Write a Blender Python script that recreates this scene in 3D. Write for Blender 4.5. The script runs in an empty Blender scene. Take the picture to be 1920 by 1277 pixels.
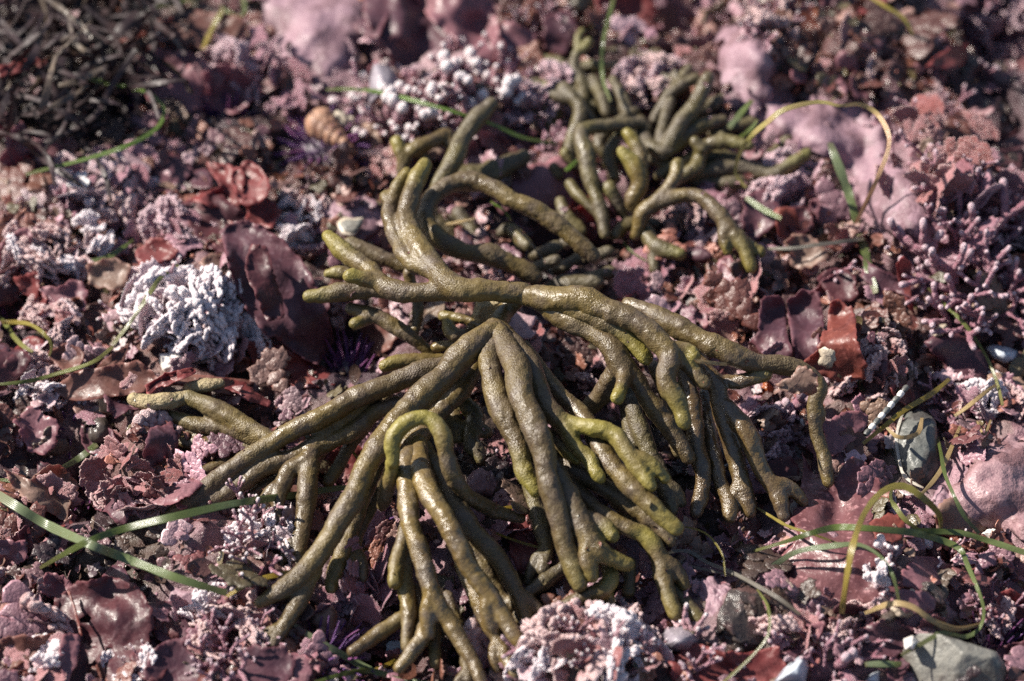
import bpy, math, random
import numpy as np
from mathutils import Vector, Matrix, geometry

random.seed(7); RNG = np.random.default_rng(7)
SC = bpy.context.scene; COL = SC.collection

# ------------------------------------------------------------------ camera, sky, sun, exposure
ELEV = math.radians(50.0); DIST = 0.90; FPX = 5760.0
AIM = np.array([0.0, 0.0, 0.008])
CAM = AIM + DIST*np.array([0.0, -math.cos(ELEV), math.sin(ELEV)])
FWD = np.array([0.0, math.cos(ELEV), -math.sin(ELEV)])
UPV = np.array([0.0, math.sin(ELEV), math.cos(ELEV)])
cam_data = bpy.data.cameras.new('camera'); cam = bpy.data.objects.new('camera', cam_data); COL.objects.link(cam)
cam.location = CAM; cam.rotation_euler = (math.pi/2-ELEV, 0, 0)
cam_data.sensor_width = 36.0; cam_data.lens = 36.0*FPX/1920.0
cam_data.clip_start = 0.02; cam_data.clip_end = 60.0
cam_data.dof.use_dof = True; cam_data.dof.focus_distance = 0.868; cam_data.dof.aperture_fstop = 6.8
cam_data.dof.aperture_blades = 0
SC.camera = cam

SUN_AZ = math.radians(-68.0); SUN_EL = math.radians(38.0)      # azimuth clockwise from +Y (away from the viewer)
world = bpy.data.worlds.new('World'); SC.world = world; world.use_nodes = True
wn = world.node_tree.nodes; wn.clear()
sky = wn.new('ShaderNodeTexSky'); sky.sky_type = 'NISHITA'; sky.sun_disc = False
sky.sun_elevation = SUN_EL; sky.sun_rotation = SUN_AZ
bg = wn.new('ShaderNodeBackground'); bg.inputs['Strength'].default_value = 0.06
wo = wn.new('ShaderNodeOutputWorld')
world.node_tree.links.new(sky.outputs[0], bg.inputs[0]); world.node_tree.links.new(bg.outputs[0], wo.inputs[0])
sl = bpy.data.lights.new('sun', 'SUN'); sl.energy = 5.0; sl.angle = math.radians(0.6); sl.color = (1.0, 0.93, 0.83)
sun = bpy.data.objects.new('sun', sl); COL.objects.link(sun)
sd = Vector((math.sin(SUN_AZ)*math.cos(SUN_EL), math.cos(SUN_AZ)*math.cos(SUN_EL), math.sin(SUN_EL)))
sun.rotation_euler = sd.to_track_quat('Z', 'Y').to_euler(); sun.location = sd*2
SC.view_settings.view_transform = 'Standard'; SC.view_settings.look = 'None'
SC.view_settings.exposure = 0.95; SC.view_settings.gamma = 1.0
SC.render.engine = 'CYCLES'
SC.cycles.use_denoising = False
SC.cycles.max_bounces = 6; SC.cycles.diffuse_bounces = 3; SC.cycles.glossy_bounces = 2; SC.cycles.transmission_bounces = 3
SC.cycles.sample_clamp_indirect = 3.0; SC.cycles.sample_clamp_direct = 2.6; SC.cycles.caustics_reflective = False; SC.cycles.caustics_refractive = False

# ------------------------------------------------------------------ geometry helpers
def P(px, py, z):
    """point at height z (m) seen at photograph position px, py"""
    px = np.asarray(px, float); py = np.asarray(py, float); z = np.asarray(z, float)
    d = FWD + np.multiply.outer((px-960)/FPX, np.array([1., 0, 0])) + np.multiply.outer((638.5-py)/FPX, UPV)
    t = (z-CAM[2])/d[..., 2]
    return CAM + d*t[..., None]
def project(p):
    r = np.asarray(p, float)-CAM; dz = r@FWD
    return 960+FPX*r[..., 0]/dz, 638.5-FPX*(r@UPV)/dz, dz
MMPX = DIST/FPX            # metres per pixel at the aim point

def _hash(ix, iy, iz):
    h = (ix*374761393 + iy*668265263 + iz*2147483647 + 974711) & 0xFFFFFFFF
    h = ((h ^ (h >> 13))*1274126177) & 0xFFFFFFFF
    h = ((h ^ (h >> 15))*2246822519) & 0xFFFFFFFF
    return ((h ^ (h >> 16)) & 0xFFFFFF)/float(0xFFFFFF)
def vnoise(x, y, z=0.0):
    x, y, z = np.broadcast_arrays(np.asarray(x, float), np.asarray(y, float), np.asarray(z, float))
    ix, iy, iz = np.floor(x).astype(np.int64), np.floor(y).astype(np.int64), np.floor(z).astype(np.int64)
    fx, fy, fz = x-ix, y-iy, z-iz
    fx, fy, fz = [f*f*f*(f*(f*6-15)+10) for f in (fx, fy, fz)]
    r = 0
    for a in (0, 1):
        for b in (0, 1):
            for c in (0, 1):
                r = r + _hash(ix+a, iy+b, iz+c)*(fx if a else 1-fx)*(fy if b else 1-fy)*(fz if c else 1-fz)
    return r*2-1
def fbm(x, y, z=0.0, o=3):
    s = 0; a = 1.0
    for k in range(o):
        s = s + a*vnoise(x*2**k+17*k, y*2**k-9*k, np.asarray(z)*2**k+5*k); a *= 0.5
    return s

def build_mesh(name, V, faces, attrs=None, smooth=True, cols=None):
    V = np.asarray(V, np.float32); me = bpy.data.meshes.new(name)
    if isinstance(faces, np.ndarray):
        n = faces.shape[1]; F = faces.astype(np.int32)
        me.vertices.add(len(V)); me.vertices.foreach_set('co', V.ravel())
        me.loops.add(F.size); me.loops.foreach_set('vertex_index', F.ravel())
        me.polygons.add(len(F)); me.polygons.foreach_set('loop_start', np.arange(0, F.size, n, dtype=np.int32))
        me.update(calc_edges=True)
    else:
        me.from_pydata(V.tolist(), [], faces); me.update()
    if smooth: me.polygons.foreach_set('use_smooth', np.ones(len(me.polygons), bool))
    for k, a in (attrs or {}).items():
        at = me.attributes.new(k, 'FLOAT', 'POINT'); at.data.foreach_set('value', np.asarray(a, np.float32))
    if cols is not None:
        at = me.attributes.new('col', 'FLOAT_COLOR', 'POINT')
        c4 = np.ones((len(V), 4), np.float32); c4[:, :3] = cols; at.data.foreach_set('color', c4.ravel())
    return me
def link(name, me, m=None, parent=None):
    o = bpy.data.objects.new(name, me); COL.objects.link(o)
    if m is not None and me is not None and not me.materials: me.materials.append(m)
    if parent is not None: o.parent = parent
    return o
def tag(o, label, cat, group=None):
    o['label'] = label; o['category'] = cat
    if group: o['group'] = group
    return o
def empty(name, loc, label, cat, group=None):
    o = link(name, None); o.location = Vector(loc); o.empty_display_size = 0.005
    return tag(o, label, cat, group)
def kind(o, k, label=None):
    o['kind'] = k
    if label: o['label'] = label
    return o

def catmull(pts, step):
    pts = np.asarray(pts, float); n = len(pts)
    if n < 2: return pts
    ext = np.vstack([2*pts[0]-pts[1], pts, 2*pts[-1]-pts[-2]]); out = []
    for i in range(n-1):
        p0, p1, p2, p3 = ext[i:i+4]
        m = max(2, int(np.linalg.norm((p2-p1)[:3])/step))
        t = np.linspace(0, 1, m, endpoint=False)[:, None]
        out.append(0.5*((2*p1)+(-p0+p2)*t+(2*p0-5*p1+4*p2-p3)*t*t+(-p0+3*p1-3*p2+p3)*t**3))
    return np.vstack(out+[pts[-1:]])
def nrm(v):
    v = np.asarray(v, float); return v/np.maximum(np.linalg.norm(v, axis=-1, keepdims=True), 1e-12)

# ------------------------------------------------------------------ materials
def new_mat(name):
    m = bpy.data.materials.new(name); m.use_nodes = True; nt = m.node_tree
    b = nt.nodes['Principled BSDF']; return m, nt, b
def nd(nt, t, ins=None, **props):
    n = nt.nodes.new(t)
    for k, v in props.items(): setattr(n, k, v)
    for k, v in (ins or {}).items():
        if hasattr(v, 'is_linked') or hasattr(v, 'links'): nt.links.new(v, n.inputs[k])
        else: n.inputs[k].default_value = v
    return n
def c4(c): return (c[0], c[1], c[2], 1.0)
def noise_n(nt, scale, detail=3.0, rough=0.55, coord=None):
    n = nd(nt, 'ShaderNodeTexNoise', {'Scale': scale, 'Detail': detail, 'Roughness': rough})
    if coord is not None: nt.links.new(coord, n.inputs['Vector'])
    return n.outputs['Fac']
def mix_c(nt, f, a, b, blend='MIX'):
    n = nt.nodes.new('ShaderNodeMix'); n.data_type = 'RGBA'; n.blend_type = blend
    for s, v in ((0, f), (6, a), (7, b)):
        if hasattr(v, 'links'): nt.links.new(v, n.inputs[s])
        else: n.inputs[s].default_value = v if s == 0 else c4(v)
    return n.outputs[2]
def ramp(nt, f, lo, hi, a=0.0, b=1.0):
    n = nd(nt, 'ShaderNodeMapRange', {'From Min': lo, 'From Max': hi, 'To Min': a, 'To Max': b})
    nt.links.new(f, n.inputs['Value']); return n.outputs[0]
def math_n(nt, op, a, b):
    n = nt.nodes.new('ShaderNodeMath'); n.operation = op
    for i, v in enumerate((a, b)):
        if hasattr(v, 'links'): nt.links.new(v, n.inputs[i])
        else: n.inputs[i].default_value = v
    return n.outputs[0]
def bump(nt, h, dist, strength=1.0, prev=None):
    n = nd(nt, 'ShaderNodeBump', {'Strength': strength, 'Distance': dist}); nt.links.new(h, n.inputs['Height'])
    if prev is not None: nt.links.new(prev, n.inputs['Normal'])
    return n.outputs[0]
def attr(nt, name, col=False):
    n = nt.nodes.new('ShaderNodeAttribute'); n.attribute_name = name
    return n.outputs['Color'] if col else n.outputs['Fac']
def objco(nt): return nt.nodes.new('ShaderNodeTexCoord').outputs['Object']

def mat_codium(name, olive=(0.136, 0.090, 0.025), brown=(0.082, 0.050, 0.021), purple=(0.100, 0.067, 0.054), tipc=(0.245, 0.205, 0.034), shine=0.55, wet=0.0):
    m, nt, b = new_mat(name); co = objco(nt)
    n1 = noise_n(nt, 45, 2, coord=co); n2 = noise_n(nt, 160, 3, coord=co); n3 = noise_n(nt, 2300, 2, 0.6, coord=co)
    vor = nd(nt, 'ShaderNodeTexVoronoi', {'Scale': 1900.0}); nt.links.new(co, vor.inputs['Vector'])
    c = mix_c(nt, ramp(nt, n1, 0.42, 0.58), olive, brown)
    c = mix_c(nt, ramp(nt, n2, 0.46, 0.66, 0, 0.8), c, purple)
    t = ramp(nt, math_n(nt, 'ADD', attr(nt, 'tip'), math_n(nt, 'MULTIPLY', math_n(nt, 'SUBTRACT', n2, 0.5), 0.7)), 0.25, 0.95)
    c = mix_c(nt, t, c, tipc)
    c = mix_c(nt, ramp(nt, n3, 0.35, 0.7), mix_c(nt, 1.0, c, (0.68, 0.66, 0.62), 'MULTIPLY'), mix_c(nt, 0.14, c, (0.40, 0.36, 0.18)))
    nt.links.new(c, b.inputs['Base Color'])
    nt.links.new(ramp(nt, math_n(nt, 'ADD', noise_n(nt, 75, 2, coord=co), math_n(nt, 'MULTIPLY', n3, 0.3)), 0.5, 0.8, 0.31-wet*0.12, 0.56-wet*0.2), b.inputs['Roughness'])
    b.inputs['Specular IOR Level'].default_value = shine
    h = math_n(nt, 'ADD', math_n(nt, 'MULTIPLY', vor.outputs['Distance'], -0.8), n3)
    bs_ = nt.nodes.new('ShaderNodeBump'); bs_.inputs['Distance'].default_value = 0.00022; nt.links.new(h, bs_.inputs['Height'])
    nt.links.new(ramp(nt, noise_n(nt, 60, 3, coord=co), 0.36, 0.64, 0.3, 1.0), bs_.inputs['Strength']); nt.links.new(bump(nt, n2, 0.0006, 0.3), bs_.inputs['Normal']); nt.links.new(bs_.outputs[0], b.inputs['Normal'])
    return m

def mat_coral(name, base, pale, dark, wet=0.34, k=(0.35, 1.0)):
    m, nt, b = new_mat(name); co = objco(nt)
    rnd = nt.nodes.new('ShaderNodeObjectInfo').outputs['Random']
    n1 = noise_n(nt, 3.5, 3, coord=co); n2 = noise_n(nt, 40, 3, 0.6, coord=co)
    c = mix_c(nt, ramp(nt, math_n(nt, 'ADD', n1, math_n(nt, 'MULTIPLY', rnd, 0.45)), 0.5, 1.0), base, dark)
    c = mix_c(nt, ramp(nt, attr(nt, 'edge'), k[0], k[1], 0, 0.9), c, pale)
    c = mix_c(nt, ramp(nt, n2, 0.45, 0.75, 0.0, 0.3), c, (0.14, 0.07, 0.07))
    nt.links.new(c, b.inputs['Base Color']); b.inputs['Roughness'].default_value = wet
    b.inputs['Specular IOR Level'].default_value = 0.5
    nt.links.new(bump(nt, n2, 0.02, 0.5), b.inputs['Normal'])
    return m

def mat_blade(name, c1, c2, trans=0.25, rough=0.36, speck=0.5, scale=1.0, veins=False):
    m, nt, b = new_mat(name); co = objco(nt)
    n1 = noise_n(nt, 90*scale, 5, 0.65, coord=co); n2 = noise_n(nt, 520, 4, 0.6, coord=co); n3 = noise_n(nt, 2600, 1, coord=co)
    c = mix_c(nt, ramp(nt, n1, 0.38, 0.62), c1, c2)
    c = mix_c(nt, ramp(nt, noise_n(nt, 210, 4, 0.7, coord=co), 0.54, 0.66, 0, 0.55), c, (c1[0]*0.45, c1[1]*0.42, c1[2]*0.45))
    c = mix_c(nt, ramp(nt, n2, 0.56, 0.72, 0, speck), c, (min(1, c1[0]*2.2+.05), c1[1]*2.2+.05, c1[2]*2.2+.05))
    c = mix_c(nt, ramp(nt, attr(nt, 'edge'), 0.8, 1.0, 0, 0.3), c, (min(1, c2[0]*1.9+.06), c2[1]*1.5+.03, c2[2]*1.5+.03))
    nt.links.new(c, b.inputs['Base Color'])
    nt.links.new(ramp(nt, n2, 0.3, 0.7, rough*0.7, rough*1.7), b.inputs['Roughness'])
    b.inputs['Specular IOR Level'].default_value = 0.45
    bn = bump(nt, n3, 0.00007, 0.6, bump(nt, n2, 0.0003, 0.6, bump(nt, noise_n(nt, 230, 3, coord=co), 0.0007, 0.6)))
    nt.links.new(bn, b.inputs['Normal'])
    tr = nd(nt, 'ShaderNodeBsdfTranslucent'); nt.links.new(mix_c(nt, 1.0, c, (1.9, 1.0, 0.8), 'MULTIPLY'), tr.inputs['Color'])
    mx = nd(nt, 'ShaderNodeMixShader', {'Fac': trans}); nt.links.new(b.outputs[0], mx.inputs[1]); nt.links.new(tr.outputs[0], mx.inputs[2])
    nt.links.new(mx.outputs[0], nt.nodes['Material Output'].inputs['Surface'])
    return m

def mat_grass(name, c1, c2, rough=0.28):
    m, nt, b = new_mat(name)
    v = attr(nt, 'v'); u = attr(nt, 'u'); co = objco(nt)
    n1 = noise_n(nt, 90, 3, coord=co); n2 = noise_n(nt, 600, 3, coord=co)
    w = nd(nt, 'ShaderNodeMath', operation='SINE'); nt.links.new(math_n(nt, 'MULTIPLY', v, 34.0), w.inputs[0])
    c = mix_c(nt, ramp(nt, math_n(nt, 'ADD', u, math_n(nt, 'MULTIPLY', math_n(nt, 'SUBTRACT', n1, 0.5), 1.4)), 0.2, 0.8), c1, c2)
    c = mix_c(nt, ramp(nt, w.outputs[0], -1, 1, 0, 0.14), c, (c1[0]*0.4, c1[1]*0.45, c1[2]*0.4))
    c = mix_c(nt, ramp(nt, n2, 0.62, 0.75, 0, 0.5), c, (0.16, 0.10, 0.04))
    end = nt.nodes.new('ShaderNodeMath'); end.operation = 'ABSOLUTE'; nt.links.new(math_n(nt, 'SUBTRACT', u, 0.5), end.inputs[0])
    c = mix_c(nt, ramp(nt, math_n(nt, 'ADD', end.outputs[0], math_n(nt, 'MULTIPLY', n1, 0.25)), 0.5, 0.66, 0, 0.6), c, (0.17, 0.12, 0.06))
    nt.links.new(c, b.inputs['Base Color']); b.inputs['Roughness'].default_value = rough
    nt.links.new(bump(nt, w.outputs[0], 0.00006, 0.6, bump(nt, n1, 0.0006, 0.4)), b.inputs['Normal'])
    tr = nd(nt, 'ShaderNodeBsdfTranslucent'); nt.links.new(c, tr.inputs['Color'])
    mx = nd(nt, 'ShaderNodeMixShader', {'Fac': 0.22}); nt.links.new(b.outputs[0], mx.inputs[1]); nt.links.new(tr.outputs[0], mx.inputs[2])
    nt.links.new(mx.outputs[0], nt.nodes['Material Output'].inputs['Surface'])
    return m

def mat_stone(name, c1, c2, c3=None, rough=0.4, sc=1.0, bd=0.0010, thr=(0.5, 0.62)):
    m, nt, b = new_mat(name); co = objco(nt)
    n1 = noise_n(nt, 90*sc, 4, 0.6, coord=co); n2 = noise_n(nt, 420*sc, 4, 0.6, coord=co); n3 = noise_n(nt, 2200, 2, coord=co)
    c = mix_c(nt, ramp(nt, n2, 0.35, 0.68), c1, c2)
    if c3: c = mix_c(nt, ramp(nt, n1, thr[0], thr[1]), c, c3)
    c = mix_c(nt, ramp(nt, n3, 0.4, 0.75, 0, 0.35), c, (c2[0]*1.6, c2[1]*1.6, c2[2]*1.6))
    nt.links.new(c, b.inputs['Base Color'])
    nt.links.new(ramp(nt, n2, 0.3, 0.7, rough*0.75, rough*1.5), b.inputs['Roughness'])
    nt.links.new(bump(nt, n3, 0.00014, 0.6, bump(nt, n2, bd*0.6, 0.7, bump(nt, n1, bd*2, 0.6))), b.inputs['Normal'])
    return m

def mat_bits(name, rough, spec=0.6):
    m, nt, b = new_mat(name); co = objco(nt)
    n2 = noise_n(nt, 1500, 2, coord=co)
    c = mix_c(nt, ramp(nt, n2, 0.4, 0.75, 0, 0.35), attr(nt, 'col', True), (0.06, 0.025, 0.025))
    nt.links.new(c, b.inputs['Base Color']); b.inputs['Roughness'].default_value = rough
    b.inputs['Specular IOR Level'].default_value = spec
    nt.links.new(bump(nt, n2, 0.0003, 0.8, bump(nt, noise_n(nt, 600, 3, coord=co), 0.0006, 0.7)), b.inputs['Normal'])
    return m

M = {}
M['codium'] = mat_codium('codium_olive')
M['codium_back'] = mat_codium('codium_grey_olive_shaded', olive=(0.105, 0.082, 0.030), brown=(0.074, 0.054, 0.028), purple=(0.088, 0.066, 0.054), tipc=(0.24, 0.225, 0.045), shine=0.5)  # greyer olive copy of codium, shade put into colour for rear and low branches
M['codium_gold'] = mat_codium('codium_golden', olive=(0.175, 0.112, 0.026), brown=(0.12, 0.07, 0.022), purple=(0.115, 0.08, 0.06), shine=0.85, wet=0.6)
M['codium_brown'] = mat_codium('codium_wet_brown', olive=(0.125, 0.075, 0.022), brown=(0.085, 0.045, 0.018), purple=(0.11, 0.072, 0.055), shine=0.9, wet=0.9)
M['leafy'] = mat_coral('coralline_leafy', (0.42, 0.235, 0.285), (0.66, 0.48, 0.52), (0.27, 0.115, 0.14))
M['rosy'] = mat_coral('coralline_rosy', (0.47, 0.25, 0.26), (0.72, 0.53, 0.52), (0.28, 0.10, 0.095))
M['finger'] = mat_coral('coralline_finger', (0.40, 0.215, 0.265), (0.66, 0.50, 0.55), (0.29, 0.125, 0.16), k=(0.3, 1.0))
M['paletip'] = mat_coral('coralline_pale_tips', (0.44, 0.26, 0.30), (0.90, 0.82, 0.83), (0.36, 0.18, 0.20), k=(0.4, 1.0))
M['white'] = mat_coral('coralline_bleached', (0.80, 0.62, 0.66), (0.93, 0.84, 0.87), (0.60, 0.36, 0.39), wet=0.45, k=(0.0, 0.7))
M['mauve_blade'] = mat_blade('blade_mauve', (0.085, 0.04, 0.055), (0.14, 0.06, 0.075), 0.28)
M['dark_blade'] = mat_blade('blade_dark', (0.07, 0.026, 0.034), (0.12, 0.042, 0.048), 0.28)
M['red_blade'] = mat_blade('blade_red', (0.165, 0.034, 0.034), (0.22, 0.068, 0.066), 0.3)
M['pink_blade'] = mat_blade('blade_pink', (0.19, 0.085, 0.105), (0.25, 0.12, 0.135), 0.2)
M['brown_blade'] = mat_blade('blade_brown', (0.12, 0.05, 0.042), (0.19, 0.09, 0.07), 0.25)
M['tan_blade'] = mat_blade('blade_tan', (0.20, 0.125, 0.10), (0.27, 0.185, 0.145), 0.3, rough=0.4)
M['orange_blade'] = mat_blade('blade_orange', (0.21, 0.055, 0.038), (0.17, 0.05, 0.045), 0.3)
M['glitter_blade'] = mat_blade('blade_glitter', (0.17, 0.075, 0.08), (0.11, 0.04, 0.045), 0.1, rough=0.27, speck=0.9)
M['strap'] = mat_blade('strap_dark', (0.022, 0.012, 0.014), (0.045, 0.026, 0.028), 0.08, rough=0.44, speck=0.15)
M['strap_pale'] = mat_blade('strap_pale', (0.15, 0.115, 0.085), (0.06, 0.043, 0.038), 0.1, rough=0.34, speck=0.4)
M['green'] = mat_grass('surfgrass_green', (0.095, 0.125, 0.03), (0.15, 0.185, 0.075))
M['teal'] = mat_grass('surfgrass_grey_green', (0.18, 0.215, 0.125), (0.125, 0.16, 0.055))
M['bright'] = mat_grass('surfgrass_bright', (0.12, 0.20, 0.03), (0.10, 0.15, 0.035))
M['yellow'] = mat_grass('surfgrass_yellow', (0.33, 0.25, 0.06), (0.22, 0.19, 0.05))
M['ochre'] = mat_grass('surfgrass_ochre', (0.30, 0.21, 0.03), (0.20, 0.15, 0.03))
M['olive'] = mat_grass('surfgrass_olive', (0.15, 0.17, 0.05), (0.20, 0.19, 0.06))
M['straw'] = mat_grass('surfgrass_straw', (0.50, 0.36, 0.17), (0.36, 0.25, 0.12), 0.4)
M['arch'] = mat_grass('surfgrass_yellow_to_orange', (0.38, 0.34, 0.12), (0.58, 0.36, 0.22))
M['rim_white'] = mat_grass('rim_white', (0.66, 0.62, 0.55), (0.6, 0.55, 0.48), 0.4)
M['silver'] = mat_grass('stem_silver', (0.26, 0.24, 0.20), (0.16, 0.14, 0.12), 0.35)
M['spine'] = mat_stone('urchin_spine', (0.085, 0.032, 0.125), (0.15, 0.065, 0.20), rough=0.3, bd=0.0002)
M['spine_pink'] = mat_stone('urchin_spine_magenta', (0.16, 0.04, 0.14), (0.22, 0.07, 0.19), rough=0.3, bd=0.0002)
M['urchin'] = mat_stone('urchin_test', (0.03, 0.012, 0.035), (0.06, 0.03, 0.06))
M['crust'] = mat_stone('crust_pink', (0.21, 0.125, 0.155), (0.28, 0.175, 0.205), (0.13, 0.07, 0.085), rough=0.5, bd=0.0014, thr=(0.5, 0.58))
M['crust2'] = mat_stone('crust_rose', (0.24, 0.14, 0.155), (0.33, 0.205, 0.215), (0.14, 0.07, 0.075), rough=0.42, bd=0.0014, thr=(0.5, 0.58))
M['grey_stone'] = mat_stone('stone_grey', (0.15, 0.145, 0.13), (0.20, 0.19, 0.165), (0.08, 0.07, 0.06), rough=0.42, bd=0.0011, thr=(0.52, 0.6))
M['slate'] = mat_stone('stone_slate', (0.085, 0.09, 0.085), (0.13, 0.13, 0.12), (0.05, 0.045, 0.042), rough=0.35, bd=0.0009, thr=(0.52, 0.6))
M['tan_stone'] = mat_stone('stone_tan', (0.34, 0.28, 0.18), (0.44, 0.37, 0.25), (0.25, 0.20, 0.13))
M['white_stone'] = mat_stone('pebble_white', (0.62, 0.58, 0.54), (0.72, 0.69, 0.66))
M['blue_stone'] = mat_stone('pebble_blue', (0.30, 0.37, 0.42), (0.38, 0.45, 0.50), bd=0.0003)
M['dark_rock'] = mat_stone('rock_wet_black', (0.035, 0.028, 0.027), (0.065, 0.05, 0.045), (0.11, 0.06, 0.055), rough=0.22, sc=2.0)
M['shell_orange'] = mat_stone('shell_orange', (0.27, 0.12, 0.065), (0.40, 0.25, 0.17), (0.16, 0.07, 0.045), rough=0.4, sc=2)
M['shell_cream'] = mat_stone('shell_cream', (0.40, 0.33, 0.25), (0.46, 0.40, 0.32), (0.26, 0.20, 0.16), rough=0.4)
M['shell_blue'] = mat_stone('shell_blue', (0.38, 0.42, 0.48), (0.50, 0.53, 0.57), (0.27, 0.28, 0.34), rough=0.3, bd=0.0003)
M['shell_purple'] = mat_stone('shell_purple', (0.20, 0.17, 0.20), (0.28, 0.25, 0.28), (0.12, 0.10, 0.12), rough=0.3, bd=0.0005)
M['shell_dark'] = mat_stone('shell_dark', (0.05, 0.04, 0.035), (0.09, 0.07, 0.06), rough=0.2)
M['amber'] = mat_blade('amber', (0.34, 0.10, 0.03), (0.26, 0.07, 0.03), 0.3, rough=0.15)
M['sponge'] = mat_stone('sponge_tan', (0.24, 0.18, 0.09), (0.36, 0.29, 0.16), (0.17, 0.12, 0.06), rough=0.5, sc=2.5, bd=0.002)
M['bits'] = mat_bits('coralline_bits', 0.42)
M['wetbits'] = mat_bits('wet_turf', 0.2, 0.8)

# ------------------------------------------------------------------ the reef surface
# (px, py, height mm, radius x px, radius y px)
BUMPS = [(930, 600, 13, 75, 70), (345, 590, 8, 150, 110), (650, 690, -20, 75, 60), (900, 850, -9, 120, 60), (1080, 480, -14, 110, 60),
         (170, 930, -15, 60, 55), (610, 285, -10, 90, 40), (430, 225, -8, 60, 30), (1840, 1235, -12, 70, 40), (20, 610, -12, 50, 60),
         (1230, 860, -12, 120, 90), (870, 1180, -8, 150, 90), (1640, 640, 12, 100, 80), (1790, 330, 16, 120, 130), (1870, 215, -48, 85, 75),
         (1560, 90, 14, 180, 110), (330, 1020, 10, 150, 60), (100, 150, 8, 160, 130), (1110, 1210, 14, 130, 70), (1400, 1160, 6, 80, 60),
         (240, 830, 8, 80, 50), (1250, 90, -16, 110, 40), (700, 1230, -8, 100, 50), (1640, 1080, 6, 120, 80), (60, 420, 9, 120, 80),
         (1000, 750, -6, 120, 80), (1370, 560, 9, 90, 70), (1070, 690, 4, 70, 60), (500, 1090, 5, 90, 60), (720, 360, 4, 80, 60), (820, 200, 10, 120, 60),
         (1340, 1000, -8, 80, 60), (1600, 800, -4, 60, 60), (480, 720, -10, 130, 40), (60, 830, -6, 90, 50), (575, 70, 6, 130, 90), (1395, 120, 12, 60, 70), (1560, 240, 9, 110, 60), (1690, 400, 9, 70, 100), (1875, 920, 3, 110, 100), (1220, 300, -5, 120, 80)]
_B = []
for (bx, by, bh, rx, ry) in BUMPS:
    c = P(bx, by, bh*0.001); _B.append((c[0], c[1], bh*0.001, rx*MMPX, ry*MMPX/math.sin(ELEV)))
def height(x, y):
    z = 0.004*fbm(x*22+3, y*22+1, 0.3, 2) + 0.0026*fbm(x*75, y*75, 2.1, 2)
    wx, wy = x+0.004*vnoise(x*90, y*90, 3.0), y+0.004*vnoise(x*90, y*90, 8.0)
    z = z-0.0085*np.clip(1-np.abs(vnoise(wx*48, wy*48, 11.5))/0.22, 0, 1)**1.3*np.clip(0.5+1.4*vnoise(x*19, y*19, 4.4), 0, 1)
    for (cx, cy, h, rx, ry) in _B:
        z = z + h*np.exp(-(((x-cx)/rx)**2+((y-cy)/ry)**2))
    r = np.sqrt(x*x+y*y)
    z = z + 0.02*np.clip((r-0.3)/0.5, 0, 1)*fbm(x*4, y*4, 7.7, 3)
    return z
def height_full(x, y):
    n = fbm(x*210, y*210, 5.0, 3)
    return height(x, y) + 0.0013*n + 0.0006*np.abs(vnoise(x*620, y*620, 1.0))

def axis(lo, hi, step, far, k):
    mid = np.arange(lo, hi+1e-9, step); g = np.geomspace(step*2, far, k)
    return np.concatenate([lo-g[::-1], mid, hi+g])
ax = axis(-0.215, 0.215, 0.00105, 3.0, 16); ay = axis(-0.185, 0.235, 0.0011, 3.0, 16)
GX, GY = np.meshgrid(ax, ay); GZ = height_full(GX, GY)
nx, ny = len(ax), len(ay)
idx = np.arange(nx*ny).reshape(ny, nx)
quads = np.stack([idx[:-1, :-1], idx[:-1, 1:], idx[1:, 1:], idx[1:, :-1]], -1).reshape(-1, 4)

# ray hit heights over the picture, for standing things on the reef
hx = np.arange(-240, 2161, 8.0); hy = np.arange(-240, 1521, 8.0)
HX, HY = np.meshgrid(hx, hy); HZ = np.full(HX.shape, -0.06); done = np.zeros(HX.shape, bool)
for z in np.linspace(0.045, -0.055, 110):
    p = P(HX, HY, z); below = (height(p[..., 0], p[..., 1]) >= z) & ~done
    HZ[below] = z; done |= below
def blur(a, n):
    for _ in range(n):
        b = np.pad(a, 1, mode='edge'); a = (b[1:-1, 1:-1]*2+b[:-2, 1:-1]+b[2:, 1:-1]+b[1:-1, :-2]+b[1:-1, 2:])/6
    return a
HZS = blur(HZ, 10); HZ = blur(HZ, 1)
def samp(A, px, py):
    fx = np.clip((np.asarray(px, float)-hx[0])/8, 0, len(hx)-1.001); fy = np.clip((np.asarray(py, float)-hy[0])/8, 0, len(hy)-1.001)
    i, j = fx.astype(int), fy.astype(int); u, v = fx-i, fy-j
    return A[j, i]*(1-u)*(1-v)+A[j, i+1]*u*(1-v)+A[j+1, i]*(1-u)*v+A[j+1, i+1]*u*v
def T(px, py, lift=0.0): return P(px, py, samp(HZ, px, py)+lift)

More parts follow.
